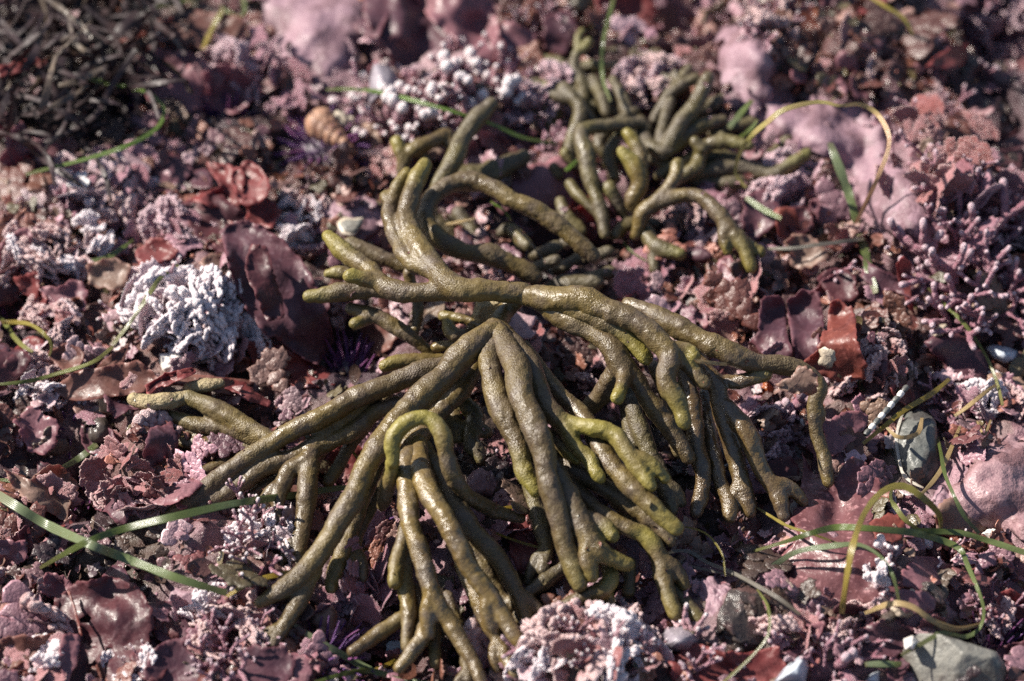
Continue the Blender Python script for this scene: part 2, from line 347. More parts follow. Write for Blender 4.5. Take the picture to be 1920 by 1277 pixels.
# zones painted by where each kind of growth lives: (px, py, rx, ry, kind)
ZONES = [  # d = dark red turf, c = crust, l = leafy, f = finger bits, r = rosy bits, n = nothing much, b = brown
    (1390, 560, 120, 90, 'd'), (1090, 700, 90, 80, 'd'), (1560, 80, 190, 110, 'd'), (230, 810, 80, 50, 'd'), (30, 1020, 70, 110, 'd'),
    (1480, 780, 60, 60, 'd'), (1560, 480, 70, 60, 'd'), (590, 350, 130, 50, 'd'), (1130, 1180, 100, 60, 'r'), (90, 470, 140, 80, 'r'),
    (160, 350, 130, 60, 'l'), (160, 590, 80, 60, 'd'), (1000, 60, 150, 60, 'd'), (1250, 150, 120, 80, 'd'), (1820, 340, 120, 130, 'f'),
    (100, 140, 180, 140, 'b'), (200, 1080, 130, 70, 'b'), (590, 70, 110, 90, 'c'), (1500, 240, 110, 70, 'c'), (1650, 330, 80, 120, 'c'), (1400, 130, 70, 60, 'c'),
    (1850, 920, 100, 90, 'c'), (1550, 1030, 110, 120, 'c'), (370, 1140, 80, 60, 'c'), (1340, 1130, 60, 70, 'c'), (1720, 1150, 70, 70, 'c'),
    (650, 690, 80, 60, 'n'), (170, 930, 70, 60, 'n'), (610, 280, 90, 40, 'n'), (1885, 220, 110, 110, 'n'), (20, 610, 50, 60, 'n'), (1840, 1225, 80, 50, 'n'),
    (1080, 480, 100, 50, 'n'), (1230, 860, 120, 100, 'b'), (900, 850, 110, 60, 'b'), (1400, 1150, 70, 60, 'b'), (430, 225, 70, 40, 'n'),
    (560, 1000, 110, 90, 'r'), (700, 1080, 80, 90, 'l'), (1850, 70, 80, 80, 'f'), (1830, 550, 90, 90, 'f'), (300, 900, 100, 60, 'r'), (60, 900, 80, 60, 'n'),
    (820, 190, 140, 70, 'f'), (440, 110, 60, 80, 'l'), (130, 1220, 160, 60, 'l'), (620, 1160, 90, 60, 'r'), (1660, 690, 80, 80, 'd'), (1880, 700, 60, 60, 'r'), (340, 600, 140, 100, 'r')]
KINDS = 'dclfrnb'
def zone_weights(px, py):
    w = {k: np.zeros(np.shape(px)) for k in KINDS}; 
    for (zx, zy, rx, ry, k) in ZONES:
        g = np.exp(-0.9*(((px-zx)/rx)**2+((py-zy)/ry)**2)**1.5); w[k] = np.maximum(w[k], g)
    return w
gp = np.stack([GX, GY, GZ], -1); gpx, gpy, _ = project(gp)
zw = zone_weights(gpx, gpy)
base_n = fbm(GX*38, GY*38, 3.3, 3)*0.5+0.5; n_b = fbm(GX*120, GY*120, 8.3, 3)*0.5+0.5; n_c = fbm(GX*300, GY*300, 4.3, 2)*0.5+0.5
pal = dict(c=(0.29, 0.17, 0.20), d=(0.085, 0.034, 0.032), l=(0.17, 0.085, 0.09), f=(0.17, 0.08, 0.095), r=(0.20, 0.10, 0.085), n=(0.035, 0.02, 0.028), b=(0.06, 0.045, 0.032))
cA, cB, cC = np.array([0.25, 0.135, 0.155]), np.array([0.085, 0.042, 0.042]), np.array([0.13, 0.105, 0.085])
s1 = np.clip((base_n-0.42)/0.2, 0, 1)[..., None]; s2 = np.clip((n_b-0.5)/0.18, 0, 1)[..., None]
gc = cA*(1-s1)+cB*s1; gc = gc*(1-0.6*s2)+cC*0.6*s2
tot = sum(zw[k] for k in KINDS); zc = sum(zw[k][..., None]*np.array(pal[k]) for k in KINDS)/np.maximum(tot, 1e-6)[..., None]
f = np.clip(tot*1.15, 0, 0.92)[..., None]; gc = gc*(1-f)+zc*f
gc = gc*(0.72+0.56*n_c[..., None])
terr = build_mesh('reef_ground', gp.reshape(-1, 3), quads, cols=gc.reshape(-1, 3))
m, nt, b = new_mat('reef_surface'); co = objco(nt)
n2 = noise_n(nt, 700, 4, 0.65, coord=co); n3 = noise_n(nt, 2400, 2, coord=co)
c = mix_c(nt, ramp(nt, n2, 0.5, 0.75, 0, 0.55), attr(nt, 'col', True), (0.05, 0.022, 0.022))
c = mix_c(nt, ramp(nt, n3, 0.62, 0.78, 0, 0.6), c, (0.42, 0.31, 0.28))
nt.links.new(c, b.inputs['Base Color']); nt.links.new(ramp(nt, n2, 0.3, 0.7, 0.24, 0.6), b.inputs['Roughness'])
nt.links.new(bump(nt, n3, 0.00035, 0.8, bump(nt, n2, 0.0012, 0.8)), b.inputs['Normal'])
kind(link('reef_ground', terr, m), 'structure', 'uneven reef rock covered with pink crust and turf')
# ------------------------------------------------------------------ green seaweed with finger branches (three plants)
def tube(pts, nside=14):
    """pts (n,4): xyz + radius -> vertices and faces with rounded ends"""
    c = pts[:, :3]; r = pts[:, 3]; n = len(c)
    t = nrm(np.gradient(c, axis=0)); up = np.array([0.1, 0.2, 0.97])
    rows, rad = [], []
    a = nrm(np.cross(t[0], up)); fr = []
    for i in range(n):
        a = nrm(a-t[i]*np.dot(a, t[i])); fr.append((a, np.cross(t[i], a)))
    ang = np.linspace(0, 2*np.pi, nside, endpoint=False)
    def ring(p, q, rr): return p+rr*(np.cos(ang)[:, None]*q[0]+np.sin(ang)[:, None]*q[1])
    rings = [ring(c[0]-t[0]*r[0]*math.sin(h), fr[0], r[0]*math.cos(h)) for h in (1.35, 0.95, 0.5)]
    rings += [ring(c[i], fr[i], r[i]) for i in range(n)]
    rings += [ring(c[-1]+t[-1]*r[-1]*math.sin(h), fr[-1], r[-1]*math.cos(h)) for h in (0.5, 0.95, 1.35)]
    V = np.vstack(rings); k = len(rings); F = []
    for i in range(k-1):
        for j in range(nside):
            j2 = (j+1) % nside; F.append((i*nside+j, i*nside+j2, (i+1)*nside+j2, (i+1)*nside+j))
    F.append(tuple(range(nside))[::-1]); F.append(tuple((k-1)*nside+j for j in range(nside)))
    return V, F
def zline(zs, n): return np.interp(np.linspace(0, 1, n), np.linspace(0, 1, len(zs)), zs)

EPI = []
def codium_branch(name, parent, mat, strands, tips=0.55, voxel=0.0005, label=None, fat=0.87, zk=1.0):
    """strands: (points [(px,py,r px)], heights mm, tip yellow 0..1) welded into one forked branch"""
    Vs, Fs, off, tp = [], [], 0, []
    for st in strands:
        pts, zs = st[0], st[1]; ty = st[2] if len(st) > 2 else tips
        a = np.array(pts, float); a[:, 2] *= fat; s = np.concatenate([[0], np.cumsum(np.hypot(*np.diff(a[:, :2], axis=0).T))]); s /= s[-1]
        z = np.interp(s, np.linspace(0, 1, len(zs)), zs)*0.001*zk
        z = np.maximum(z, samp(HZS, a[:, 0], a[:, 1])+a[:, 2]*MMPX*0.5)
        w = P(a[:, 0], a[:, 1], z); _, _, dep = project(w)
        rr = a[:, 2]*dep/FPX
        q = catmull(np.column_stack([w, rr]), 0.0011)
        k = RNG.uniform(0, 90); sx = np.arange(len(q))*0.0011
        q[:, 3] *= 1+0.13*vnoise(sx*150, k)+0.06*vnoise(sx*420, k+5)
        q[:, :3] += 0.0005*np.column_stack([vnoise(sx*110, k+9), vnoise(sx*110, k+13), vnoise(sx*110, k+17)])
        ln_ = len(q)*0.0011
        if ln_ > 0.022 and RNG.random() < .5 and fat < .95:
            i0 = int(len(q)*RNG.uniform(.66, .84)); tg = nrm(q[min(i0+3, len(q)-1), :3]-q[i0-3, :3]); sd_ = nrm(np.cross(tg, [0, -.3, 1]))*RNG.choice([-1, 1])
            fl = RNG.uniform(.005, .011); p0_ = q[i0, :3]; fk = [p0_+(tg*math.cos(h_)+sd_*math.sin(h_))*fl*t_-np.array([0, 0, .0015*t_*t_]) for t_, h_ in ((0, .6), (.4, .75), (.75, .6), (1, .5))]
            fq = catmull(np.column_stack([np.array(fk), q[i0, 3]*np.array([.9, .85, .8, .62])]), 0.0011)
            V, F = tube(fq); Vs.append(V); Fs += [tuple(i+off for i in f) for f in F]; off += len(V); tp.append((fq[-1, :3], ty, .005))
        V, F = tube(q); Vs.append(V); Fs += [tuple(i+off for i in f) for f in F]; off += len(V)
        ln = np.linalg.norm(np.diff(q[:, :3], axis=0), axis=1).sum()
        tp.append((q[-1, :3], ty, min(0.014, ln*0.45)))
        if len(st) > 3: tp += [(P(*e[:2], e[2]*0.001), e[3], e[4]*0.001) for e in st[3]]
    me = bpy.data.meshes.new('raw'); me.from_pydata(np.vstack(Vs).tolist(), [], Fs); me.update()
    tmp = bpy.data.objects.new('raw', me); COL.objects.link(tmp)
    r = tmp.modifiers.new('r', 'REMESH'); r.mode = 'VOXEL'; r.voxel_size = voxel; r.use_smooth_shade = True
    s = tmp.modifiers.new('s', 'SMOOTH'); s.factor = 0.5; s.iterations = 5
    dg = bpy.context.evaluated_depsgraph_get(); out = bpy.data.meshes.new_from_object(tmp.evaluated_get(dg))
    bpy.data.objects.remove(tmp); bpy.data.meshes.remove(me)
    nv = len(out.vertices); co = np.empty(nv*3, np.float32); out.vertices.foreach_get('co', co); co = co.reshape(-1, 3).astype(float)
    nr = np.empty(nv*3, np.float32); out.vertices.foreach_get('normal', nr); nr = nr.reshape(-1, 3)
    co += nr*(0.00022*fbm(co[:, 0]*330, co[:, 1]*330, co[:, 2]*330, 2)+0.00012*vnoise(co[:, 0]*1100, co[:, 1]*1100, co[:, 2]*1100)+0.00012)[:, None]
    sel = RNG.choice(nv, min(nv, 60), replace=False); EPI.append((co[sel], nr[sel].astype(float)))
    tip = np.zeros(nv)
    for (p, ty, rad) in tp: tip = np.maximum(tip, ty*np.exp(-(np.linalg.norm(co-p, axis=1)/rad)**2*1.2))
    pl = np.array(parent.location); out.vertices.foreach_set('co', (co-pl).astype(np.float32).ravel())
    at = out.attributes.new('tip', 'FLOAT', 'POINT'); at.data.foreach_set('value', tip.astype(np.float32))
    out.name = name; out.polygons.foreach_set('use_smooth', np.ones(len(out.polygons), bool)); out.update()
    o = link(name, out, mat, parent)
    if label: o['label'] = label
    return o

plant = empty('green_finger_seaweed', P(925, 610, 0.012), 'big olive finger-branched seaweed sprawling over the centre of the reef', 'seaweed')
CB = lambda strands, tips=0.5, mat='codium', parent=None, label=None: codium_branch('branch', parent or plant, M[mat], strands, tips, label=label)
# arms reaching left and up from the holdfast
CB([([(985, 552, 22), (930, 547, 24), (870, 541, 25), (835, 526, 24), (808, 500, 25), (784, 465, 24), (769, 430, 23), (764, 394, 21), (778, 345, 20), (796, 308, 16)], [34, 36, 34, 33, 36], .7),
    ([(805, 505, 18), (768, 488, 19), (746, 458, 19), (734, 425, 17), (732, 392, 16), (744, 352, 16), (762, 325, 14)], [34, 32, 31, 33], .5),
    ([(880, 545, 24), (800, 548, 22), (749, 546, 22), (718, 535, 22), (698, 510, 21), (670, 491, 20), (634, 466, 20), (614, 445, 15)], [34, 32, 30, 29, 28], .9),
    ([(722, 536, 18), (690, 524, 17), (659, 517, 16)], [30, 31, 32], 1.0)], label='smooth olive arm forking left and upwards')
CB([([(745, 545, 18), (700, 543, 20), (659, 545, 20), (618, 553, 19), (578, 556, 14)], [24, 23, 22], .6)])
CB([([(760, 500, 16), (722, 485, 18), (690, 470, 18), (655, 455, 16)], [18, 19, 20], .3), ([(700, 525, 12), (645, 511, 14), (616, 513, 10)], [22, 22, 21], .7)])
CB([([(812, 668, 14), (772, 628, 15), (735, 610, 15), (694, 590, 15), (660, 579, 14)], [10, 15, 17, 18], .25), ([(776, 630, 12), (783, 600, 13), (779, 560, 13), (768, 528, 13), (766, 512, 13)], [13, 16, 20, 25], .2),
    ([(700, 594, 11), (668, 605, 12)], [17, 18], 1.0)])
CB([([(830, 672, 14), (800, 676, 15), (756, 677, 16), (722, 686, 15)], [13, 14, 14], .7)])
CB([([(905, 612, 12), (870, 599, 12), (831, 592, 12)], [20, 20, 19], .5), ([(885, 616, 11), (862, 628, 13), (846, 622, 13), (840, 606, 12)], [18, 20, 21], .7), ([(880, 640, 11), (850, 645, 12), (816, 649, 12)], [15, 15, 14], .4)])
CB([([(972, 556, 20), (945, 585, 20), (925, 618, 22)], [30, 26, 27], .0)])
# sheaf running down to the lower left
CB([([(922, 618, 24), (893, 644, 28), (859, 675, 30), (807, 730, 29), (756, 778, 27), (713, 828, 27), (686, 878, 27), (662, 930, 27), (633, 980, 25), (605, 1030, 24), (572, 1072, 22), (530, 1106, 19), (484, 1131, 13)], [32, 30, 27, 22, 14, 8], .15),
    ([(600, 1040, 20), (583, 1085, 19), (556, 1140, 17), (530, 1180, 15), (510, 1206, 11)], [13, 8, 5], .1),
    ([(705, 870, 18), (680, 935, 19), (652, 1009, 18), (630, 1068, 17), (620, 1100, 14)], [18, 13, 9, 6], .5)], label='thick brown arm running down to the lower left')
CB([([(900, 660, 18), (870, 715, 22), (830, 765, 22), (790, 805, 20), (760, 835, 16)], [20, 18, 15, 13], .1)])
CB([([(850, 682, 20), (820, 691, 22), (773, 706, 23), (704, 730, 23), (645, 758, 22), (601, 782, 21), (549, 808, 20), (485, 844, 20), (413, 892, 19), (365, 930, 18), (322, 963, 14)], [24, 23, 20, 15, 10, 6], .1),
    ([(700, 745, 19), (652, 783, 20), (601, 825, 20), (556, 856, 20), (500, 876, 19), (430, 920, 18), (360, 962, 15)], [17, 14, 11, 8, 5], .1)], label='pair of long olive arms reaching the left grass blade')
CB([([(745, 755, 16), (705, 770, 20), (675, 800, 21), (635, 822, 21), (590, 840, 22), (575, 865, 21), (540, 882, 19), (526, 923, 17), (522, 978, 12)], [18, 15, 12, 11, 8], .1),
    ([(582, 850, 20), (580, 875, 22), (576, 913, 21), (570, 975, 19), (561, 1030, 18), (558, 1055, 15)], [12, 11, 8, 6], .1)])
CB([([(520, 828, 18), (480, 812, 21), (440, 790, 21), (396, 766, 21), (352, 746, 17)], [12, 12, 13], .4), ([(490, 830, 17), (440, 812, 19), (385, 798, 18), (335, 784, 17), (318, 776, 14)], [10, 9, 8], .2)])
CB([([(480, 842, 16), (413, 836, 18), (350, 832, 16), (330, 828, 13)], [7, 6, 5], .1), ([(440, 820, 14), (370, 812, 16), (318, 804, 13)], [6, 5], .1)])
# yellow hook and the front sheaf below it
CB([([(735, 868, 14), (735, 829, 16), (754, 798, 18), (783, 784, 18), (811, 790, 18), (831, 816, 19), (838, 850, 19), (848, 884, 19), (876, 927, 18), (926, 957, 16), (976, 971, 11)], [30, 36, 38, 36, 30, 22, 14, 10], .1,
      [(735, 850, 32, 1.0, 9), (750, 800, 37, 1.0, 8), (790, 784, 38, .95, 8), (825, 805, 35, .7, 8)]),
    ([(735, 868, 14), (737, 880, 16), (724, 920, 18), (717, 948, 14)], [28, 22, 14], .1)], label='bright yellow-green hooked arm arching over the front sheaf')
CB([([(800, 800, 16), (778, 835, 21), (764, 873, 22), (766, 933, 22), (776, 1000, 21), (797, 1070, 21), (818, 1128, 20), (842, 1168, 19), (869, 1211, 17), (892, 1252, 15), (905, 1285, 12)], [18, 24, 25, 21, 15, 10, 7], .1), ([(806, 1110, 14), (806, 1150, 16), (796, 1190, 16), (775, 1220, 16), (750, 1250, 14)], [10, 8, 5], .1)], mat='codium_gold')
CB([([(785, 830, 20), (784, 875, 23), (803, 927, 23), (836, 980, 22), (859, 1023, 22), (880, 1064, 21), (912, 1105, 20), (940, 1147, 18), (964, 1187, 16), (990, 1222, 12)], [22, 27, 26, 20, 14, 10], .1),
    ([(866, 1060, 14), (890, 1120, 16), (918, 1172, 16), (942, 1219, 15), (962, 1268, 13)], [14, 10, 7], .1)], mat='codium_gold', label='glossy golden-brown front sheaf of long drooping fingers')
CB([([(795, 835, 18), (826, 895, 22), (852, 950, 24), (884, 994, 24), (920, 1028, 21), (953, 1078, 19), (976, 1130, 17), (995, 1190, 14)], [17, 19, 16, 11, 7], .1),
    ([(880, 990, 20), (893, 1040, 18), (925, 1090, 16), (955, 1140, 14)], [14, 9, 6], .1)])
CB([([(768, 960, 14), (757, 1020, 17), (743, 1055, 18), (738, 1092, 14)], [16, 14, 12], .5), ([(756, 1040, 15), (763, 1100, 17), (766, 1160, 16), (762, 1210, 13)], [12, 8, 5], .1)])
CB([([(770, 1140, 15), (745, 1162, 17), (704, 1192, 18), (660, 1222, 14)], [6, 4, 3], .1)])
CB([([(815, 1150, 12), (814, 1200, 14), (817, 1245, 12)], [5, 3], .1)])
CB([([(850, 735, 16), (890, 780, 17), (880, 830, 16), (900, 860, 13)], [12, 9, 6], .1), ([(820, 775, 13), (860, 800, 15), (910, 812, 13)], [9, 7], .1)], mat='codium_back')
# front right sheaf
CB([([(932, 622, 24), (926, 650, 25), (918, 675, 24), (922, 705, 24), (932, 745, 25), (955, 795, 24), (972, 835, 21), (984, 885, 19), (1006, 922, 13)], [30, 31, 29, 26, 23], 1.0)], label='olive finger with a yellow-green tip beside the front sheaf')
CB([([(928, 618, 24), (948, 646, 27), (968, 690, 28), (980, 745, 30), (1000, 800, 28), (1018, 850, 26), (1030, 906, 24), (1050, 985, 23), (1070, 1050, 21), (1086, 1095, 17)], [30, 35, 34, 28, 20, 13], .5)], label='longest olive arm of the front right sheaf')
CB([([(1010, 850, 22), (1043, 889, 24), (1067, 937, 26), (1091, 985, 27), (1114, 1023, 24), (1146, 1044, 20), (1178, 1058, 16)], [25, 23, 20, 15], .6),
    ([(1085, 968, 20), (1128, 986, 21), (1150, 1006, 16)], [20, 19], .9)])
CB([([(935, 622, 22), (962, 645, 24), (988, 676, 24), (1006, 723, 24), (1029, 771, 23), (1055, 795, 22), (1075, 830, 18), (1105, 856, 18), (1116, 878, 17), (1128, 893, 13)], [29, 31, 30, 27, 25], .95),
    ([(1035, 778, 18), (1066, 792, 18), (1108, 803, 18), (1146, 818, 18), (1174, 848, 19), (1201, 882, 19), (1224, 912, 14)], [28, 30, 29, 26], .8, [(1105, 800, 31, 1.0, 10), (1140, 815, 30, .8, 8)])], label='forked arm with bright yellow-green fingers')
CB([([(985, 650, 15), (1020, 700, 17), (1050, 740, 17), (1090, 780, 19), (1125, 837, 23), (1156, 880, 24), (1201, 928, 23), (1236, 962, 21), (1268, 990, 18)], [24, 25, 25, 24, 20], .7)])
CB([([(1020, 835, 15), (1056, 865, 20), (1105, 899, 21), (1153, 927, 21), (1201, 961, 20), (1236, 990, 18), (1254, 1015, 14)], [17, 18, 16, 13], .2)])
CB([([(1060, 890, 16), (1115, 952, 18), (1167, 985, 18), (1213, 1005, 19), (1233, 1037, 20), (1244, 1078, 20), (1256, 1120, 19), (1266, 1150, 15)], [15, 17, 16, 10, 6], .5, [(1213, 1008, 17, .9, 6)])])
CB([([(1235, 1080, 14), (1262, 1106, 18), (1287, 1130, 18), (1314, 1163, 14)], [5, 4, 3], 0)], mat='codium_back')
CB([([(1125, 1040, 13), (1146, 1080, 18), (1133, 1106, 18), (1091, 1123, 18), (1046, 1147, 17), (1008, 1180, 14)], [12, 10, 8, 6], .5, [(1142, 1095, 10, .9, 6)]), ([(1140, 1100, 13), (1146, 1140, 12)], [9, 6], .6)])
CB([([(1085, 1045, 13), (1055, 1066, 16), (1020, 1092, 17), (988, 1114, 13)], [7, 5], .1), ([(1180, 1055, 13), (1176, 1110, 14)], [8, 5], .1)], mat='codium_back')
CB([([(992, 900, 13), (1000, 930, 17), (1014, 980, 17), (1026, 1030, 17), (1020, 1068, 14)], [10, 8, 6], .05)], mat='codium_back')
CB([([(1018, 805, 14), (1045, 828, 17), (1068, 848, 17), (1083, 864, 13)], [21, 22, 22], 1.0)])
for (pp, zz, tt) in [([(930, 1040, 13), (958, 1095, 15), (985, 1155, 14), (1003, 1210, 11)], [9, 6, 4], .1), ([(840, 1120, 12), (862, 1185, 14), (872, 1240, 13), (878, 1275, 11)], [7, 5, 4], .1),
        ([(905, 1000, 13), (935, 1050, 14), (962, 1110, 14), (975, 1165, 12)], [10, 7, 5], .1), ([(780, 1100, 11), (788, 1150, 13), (782, 1215, 12)], [6, 4], .1), ([(715, 880, 13), (700, 940, 14), (668, 1010, 13), (655, 1060, 11)], [12, 8, 6], .2),
        ([(620, 830, 14), (560, 880, 15), (500, 912, 14), (448, 945, 11)], [7, 5, 4], .1), ([(560, 850, 13), (490, 858, 15), (420, 870, 14), (372, 890, 11)], [6, 4, 4], .1), ([(1225, 690, 13), (1246, 742, 15), (1258, 800, 15), (1272, 848, 12)], [20, 15, 10], .3),
        ([(1120, 900, 13), (1160, 950, 15), (1205, 985, 14), (1228, 1005, 11)], [9, 7, 6], .2), ([(1050, 940, 13), (1060, 1000, 15), (1078, 1045, 13)], [10, 8], .2), 
        ([(730, 740, 13), (690, 790, 15), (650, 850, 14), (615, 905, 12)], [12, 8, 5], .1), ([(870, 690, 14), (850, 760, 16), (860, 820, 14)], [12, 9, 7], .1)]:
    CB([(pp, zz, tt)])
# right hand sheaf
CB([([(966, 551, 17), (1002, 555, 26), (1050, 563, 32), (1095, 567, 30), (1150, 584, 26), (1201, 613, 24), (1236, 644, 26), (1254, 672, 26), (1248, 713, 22), (1268, 755, 19), (1282, 795, 15)], [33, 38, 40, 38, 34, 28], .7),
    ([(1250, 655, 20), (1288, 656, 18), (1302, 666, 14)], [36, 36], 1.0), ([(1262, 665, 19), (1290, 685, 18), (1310, 708, 17), (1322, 720, 16)], [35, 33, 31], .35)], label='broad main arm running right and splitting into fingers')
CB([([(1050, 566, 22), (1080, 580, 23), (1112, 592, 22), (1153, 613, 22), (1187, 640, 21), (1213, 668, 17)], [36, 37, 35, 32], .9)])
CB([([(1005, 560, 20), (1040, 578, 25), (1085, 606, 24), (1125, 632, 23), (1153, 657, 26), (1170, 692, 27), (1196, 716, 21), (1216, 751, 20), (1243, 785, 20), (1270, 827, 20), (1288, 856, 16)], [33, 34, 33, 28, 22, 16], .2),
    ([(1174, 695, 18), (1164, 725, 17), (1155, 747, 15)], [31, 32], 1.0), ([(1155, 700, 20), (1128, 742, 20), (1098, 770, 17)], [25, 18, 12], .1)])
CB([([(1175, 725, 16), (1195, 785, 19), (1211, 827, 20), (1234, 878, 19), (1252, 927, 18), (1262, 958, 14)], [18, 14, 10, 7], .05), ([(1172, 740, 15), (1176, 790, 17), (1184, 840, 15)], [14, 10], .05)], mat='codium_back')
CB([([(1282, 690, 15), (1298, 748, 18), (1302, 800, 18), (1306, 846, 18), (1318, 884, 18), (1314, 923, 17), (1304, 958, 13)], [24, 20, 15, 10, 6], .05)], mat='codium_brown')
CB([([(1305, 670, 18), (1342, 730, 21), (1357, 775, 22), (1367, 816, 20), (1384, 880, 19), (1398, 930, 18), (1406, 958, 15)], [26, 23, 17, 10, 6], .1),
    ([(1362, 760, 20), (1380, 785, 21), (1405, 822, 21), (1434, 890, 19), (1455, 925, 18), (1470, 968, 13)], [22, 18, 11, 6], .1, [(1403, 808, 18, .6, 4)]),
    ([(1352, 715, 14), (1394, 716, 18), (1436, 703, 16)], [24, 25, 26], .8)], mat='codium_brown', label='olive fingers hanging at the right, one short stub pointing right')
CB([([(1318, 740, 15), (1332, 820, 17), (1350, 898, 17), (1368, 940, 17), (1370, 966, 14)], [16, 10, 6], .2)], mat='codium_brown')
CB([([(1180, 570, 14), (1215, 584, 18), (1253, 604, 23), (1305, 634, 24), (1356, 658, 23), (1408, 675, 22), (1460, 686, 21), (1515, 700, 21), (1540, 722, 18), (1526, 755, 15), (1527, 800, 15), (1543, 850, 15), (1555, 905, 13)], [30, 32, 31, 28, 24, 14, 7], .15)], label='long arm drooping at its far right end')
# tan worn tube at the far left end
tb = CB([([(350, 742, 14), (320, 752, 19), (285, 757, 18), (252, 752, 15)], [13, 13, 12], 0)], label='tan worn hollow branch end')
tb.data.materials[0] = M['sponge']
tb2 = CB([([(412, 724, 13), (385, 726, 15), (355, 730, 12)], [13, 12], 0)]); tb2.data.materials[0] = M['sponge']

back = empty('green_finger_seaweed', P(1000, 450, 0.0), 'grey-olive finger seaweed behind the big one, with a curved loop', 'seaweed')
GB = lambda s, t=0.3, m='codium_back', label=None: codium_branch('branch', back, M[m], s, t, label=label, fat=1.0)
GB([([(1000, 520, 14), (975, 503, 17), (921, 477, 18), (876, 471, 18), (838, 460, 18), (811, 435, 18), (801, 408, 18), (808, 377, 18), (833, 352, 18), (876, 337, 17), (928, 352, 17), (965, 377, 17), (1015, 402, 17), (1070, 440, 18), (1114, 480, 13)], [12, 18, 22, 26, 27, 24, 18], .1)], m='codium', label='arm bent into an open loop')
GB([([(812, 370, 14), (832, 330, 16), (852, 298, 18), (866, 262, 18), (893, 224, 17), (922, 196, 14)], [16, 20, 22, 24], .1), ([(846, 320, 16), (905, 325, 20), (980, 296, 16)], [10, 9, 8], 0)])
GB([([(845, 268, 11), (838, 250, 12), (800, 268, 14), (772, 282, 13)], [14, 16, 16], .5), ([(755, 330, 10), (757, 295, 13), (744, 266, 12)], [10, 14, 17], .9), ([(790, 290, 9), (800, 300, 11)], [12, 10], .6)], m='codium')
for k, (a, bb, cc, zz) in enumerate([((1020, 470), (1043, 461), 12, 4), ((1060, 500), (1080, 486), 12, 3), ((1120, 480), (1143, 470), 11, 5), ((1110, 520), (1142, 510), 12, 3), ((1060, 536), (1115, 530), 18, 3), ((1000, 500), (1043, 486), 10, 8), ((1080, 450), (1100, 470), 12, 3), ((890, 440), (860, 400), 14, 2), ((960, 430), (990, 460), 12, 2)]):
    GB([([(a[0]-20, a[1]+6, cc*.9), (a[0], a[1], cc), (bb[0], bb[1], cc*.9)], [zz-3, zz, zz+1], .15)])

third = empty('green_finger_seaweed', P(1215, 360, 0.0), 'bushy grey-olive finger seaweed at the top, slightly out of focus', 'seaweed')
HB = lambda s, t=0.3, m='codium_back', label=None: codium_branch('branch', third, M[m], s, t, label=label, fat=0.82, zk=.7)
HB([([(1205, 395, 15), (1186, 374, 19), (1198, 345, 20), (1188, 312, 20), (1165, 286, 15)], [10, 18, 24, 28], .8), ([(1205, 330, 12), (1200, 290, 15), (1190, 270, 15), (1176, 250, 12)], [14, 18, 22], .8)], m='codium', label='yellowish fingers curling up')
HB([([(1190, 440, 14), (1209, 396, 18), (1253, 372, 18), (1305, 366, 17), (1339, 389, 17), (1365, 424, 17), (1390, 458, 17), (1408, 500, 15)], [8, 18, 24, 24, 20, 14], .7), ([(1225, 380, 15), (1260, 340, 17), (1270, 308, 14)], [20, 24, 27], .5), ([(1384, 450, 14), (1425, 472, 12)], [17, 15], .9)], m='codium', label='arm drooping to the right with a forked tip')
HB([([(1135, 440, 13), (1128, 395, 16), (1108, 338, 18), (1098, 293, 18), (1088, 252, 16), (1110, 238, 15), (1194, 231, 15), (1215, 240, 12)], [6, 12, 18, 22, 20, 14], .1)])
HB([([(1120, 405, 10), (1100, 380, 12), (1068, 346, 12)], [8, 10, 10], .4), ([(1080, 310, 10), (1060, 285, 15)], [8, 12], .8), ([(1050, 330, 10), (1040, 315, 12)], [6, 8], .7)])
HB([([(1240, 290, 17), (1263, 262, 19), (1280, 230, 20), (1305, 193, 20), (1330, 145, 15)], [12, 18, 22, 26], .15), ([(1225, 225, 13), (1256, 176, 14), (1302, 150, 13)], [12, 16, 18], .1), ([(1240, 270, 14), (1246, 225, 14), (1258, 192, 12)], [12, 16, 18], .2)])
HB([([(1200, 225, 15), (1216, 270, 18), (1240, 285, 18), (1270, 268, 19), (1300, 243, 19), (1352, 226, 15)], [8, 12, 14, 16, 16], .15)])
HB([([(1270, 335, 15), (1303, 312, 18), (1318, 278, 18), (1356, 266, 17), (1402, 272, 14)], [10, 14, 18, 20], .5), ([(1318, 280, 14), (1305, 264, 12)], [18, 20], .6), ([(1350, 270, 13), (1352, 252, 11)], [18, 20], .6)])
HB([([(1260, 335, 18), (1339, 318, 21), (1408, 318, 19), (1454, 325, 17), (1490, 306, 15), (1512, 288, 12)], [8, 8, 8, 10, 14], .6)])
HB([([(1065, 300, 13), (1072, 262, 16), (1084, 232, 18), (1086, 200, 18), (1058, 166, 16)], [4, 8, 12, 14], .1), ([(1060, 172, 14), (1029, 164, 17), (968, 152, 16)], [12, 10, 8], .1)])
HB([([(1098, 190, 12), (1094, 160, 14), (1078, 112, 13), (1104, 80, 11)], [6, 10, 14, 16], .6), ([(1138, 215, 13), (1128, 180, 15), (1114, 152, 14)], [6, 9, 10], .1), ([(1100, 125, 14), (1130, 124, 16), (1165, 128, 13)], [4, 5, 5], .5), ([(1050, 148, 12), (988, 136, 14)], [4, 4], .6)])
HB([([(1200, 420, 14), (1214, 438, 18), (1224, 456, 19), (1253, 471, 19), (1274, 478, 15)], [6, 8, 9], .6), ([(1222, 460, 11), (1226, 505, 12)], [6, 3], .2)])
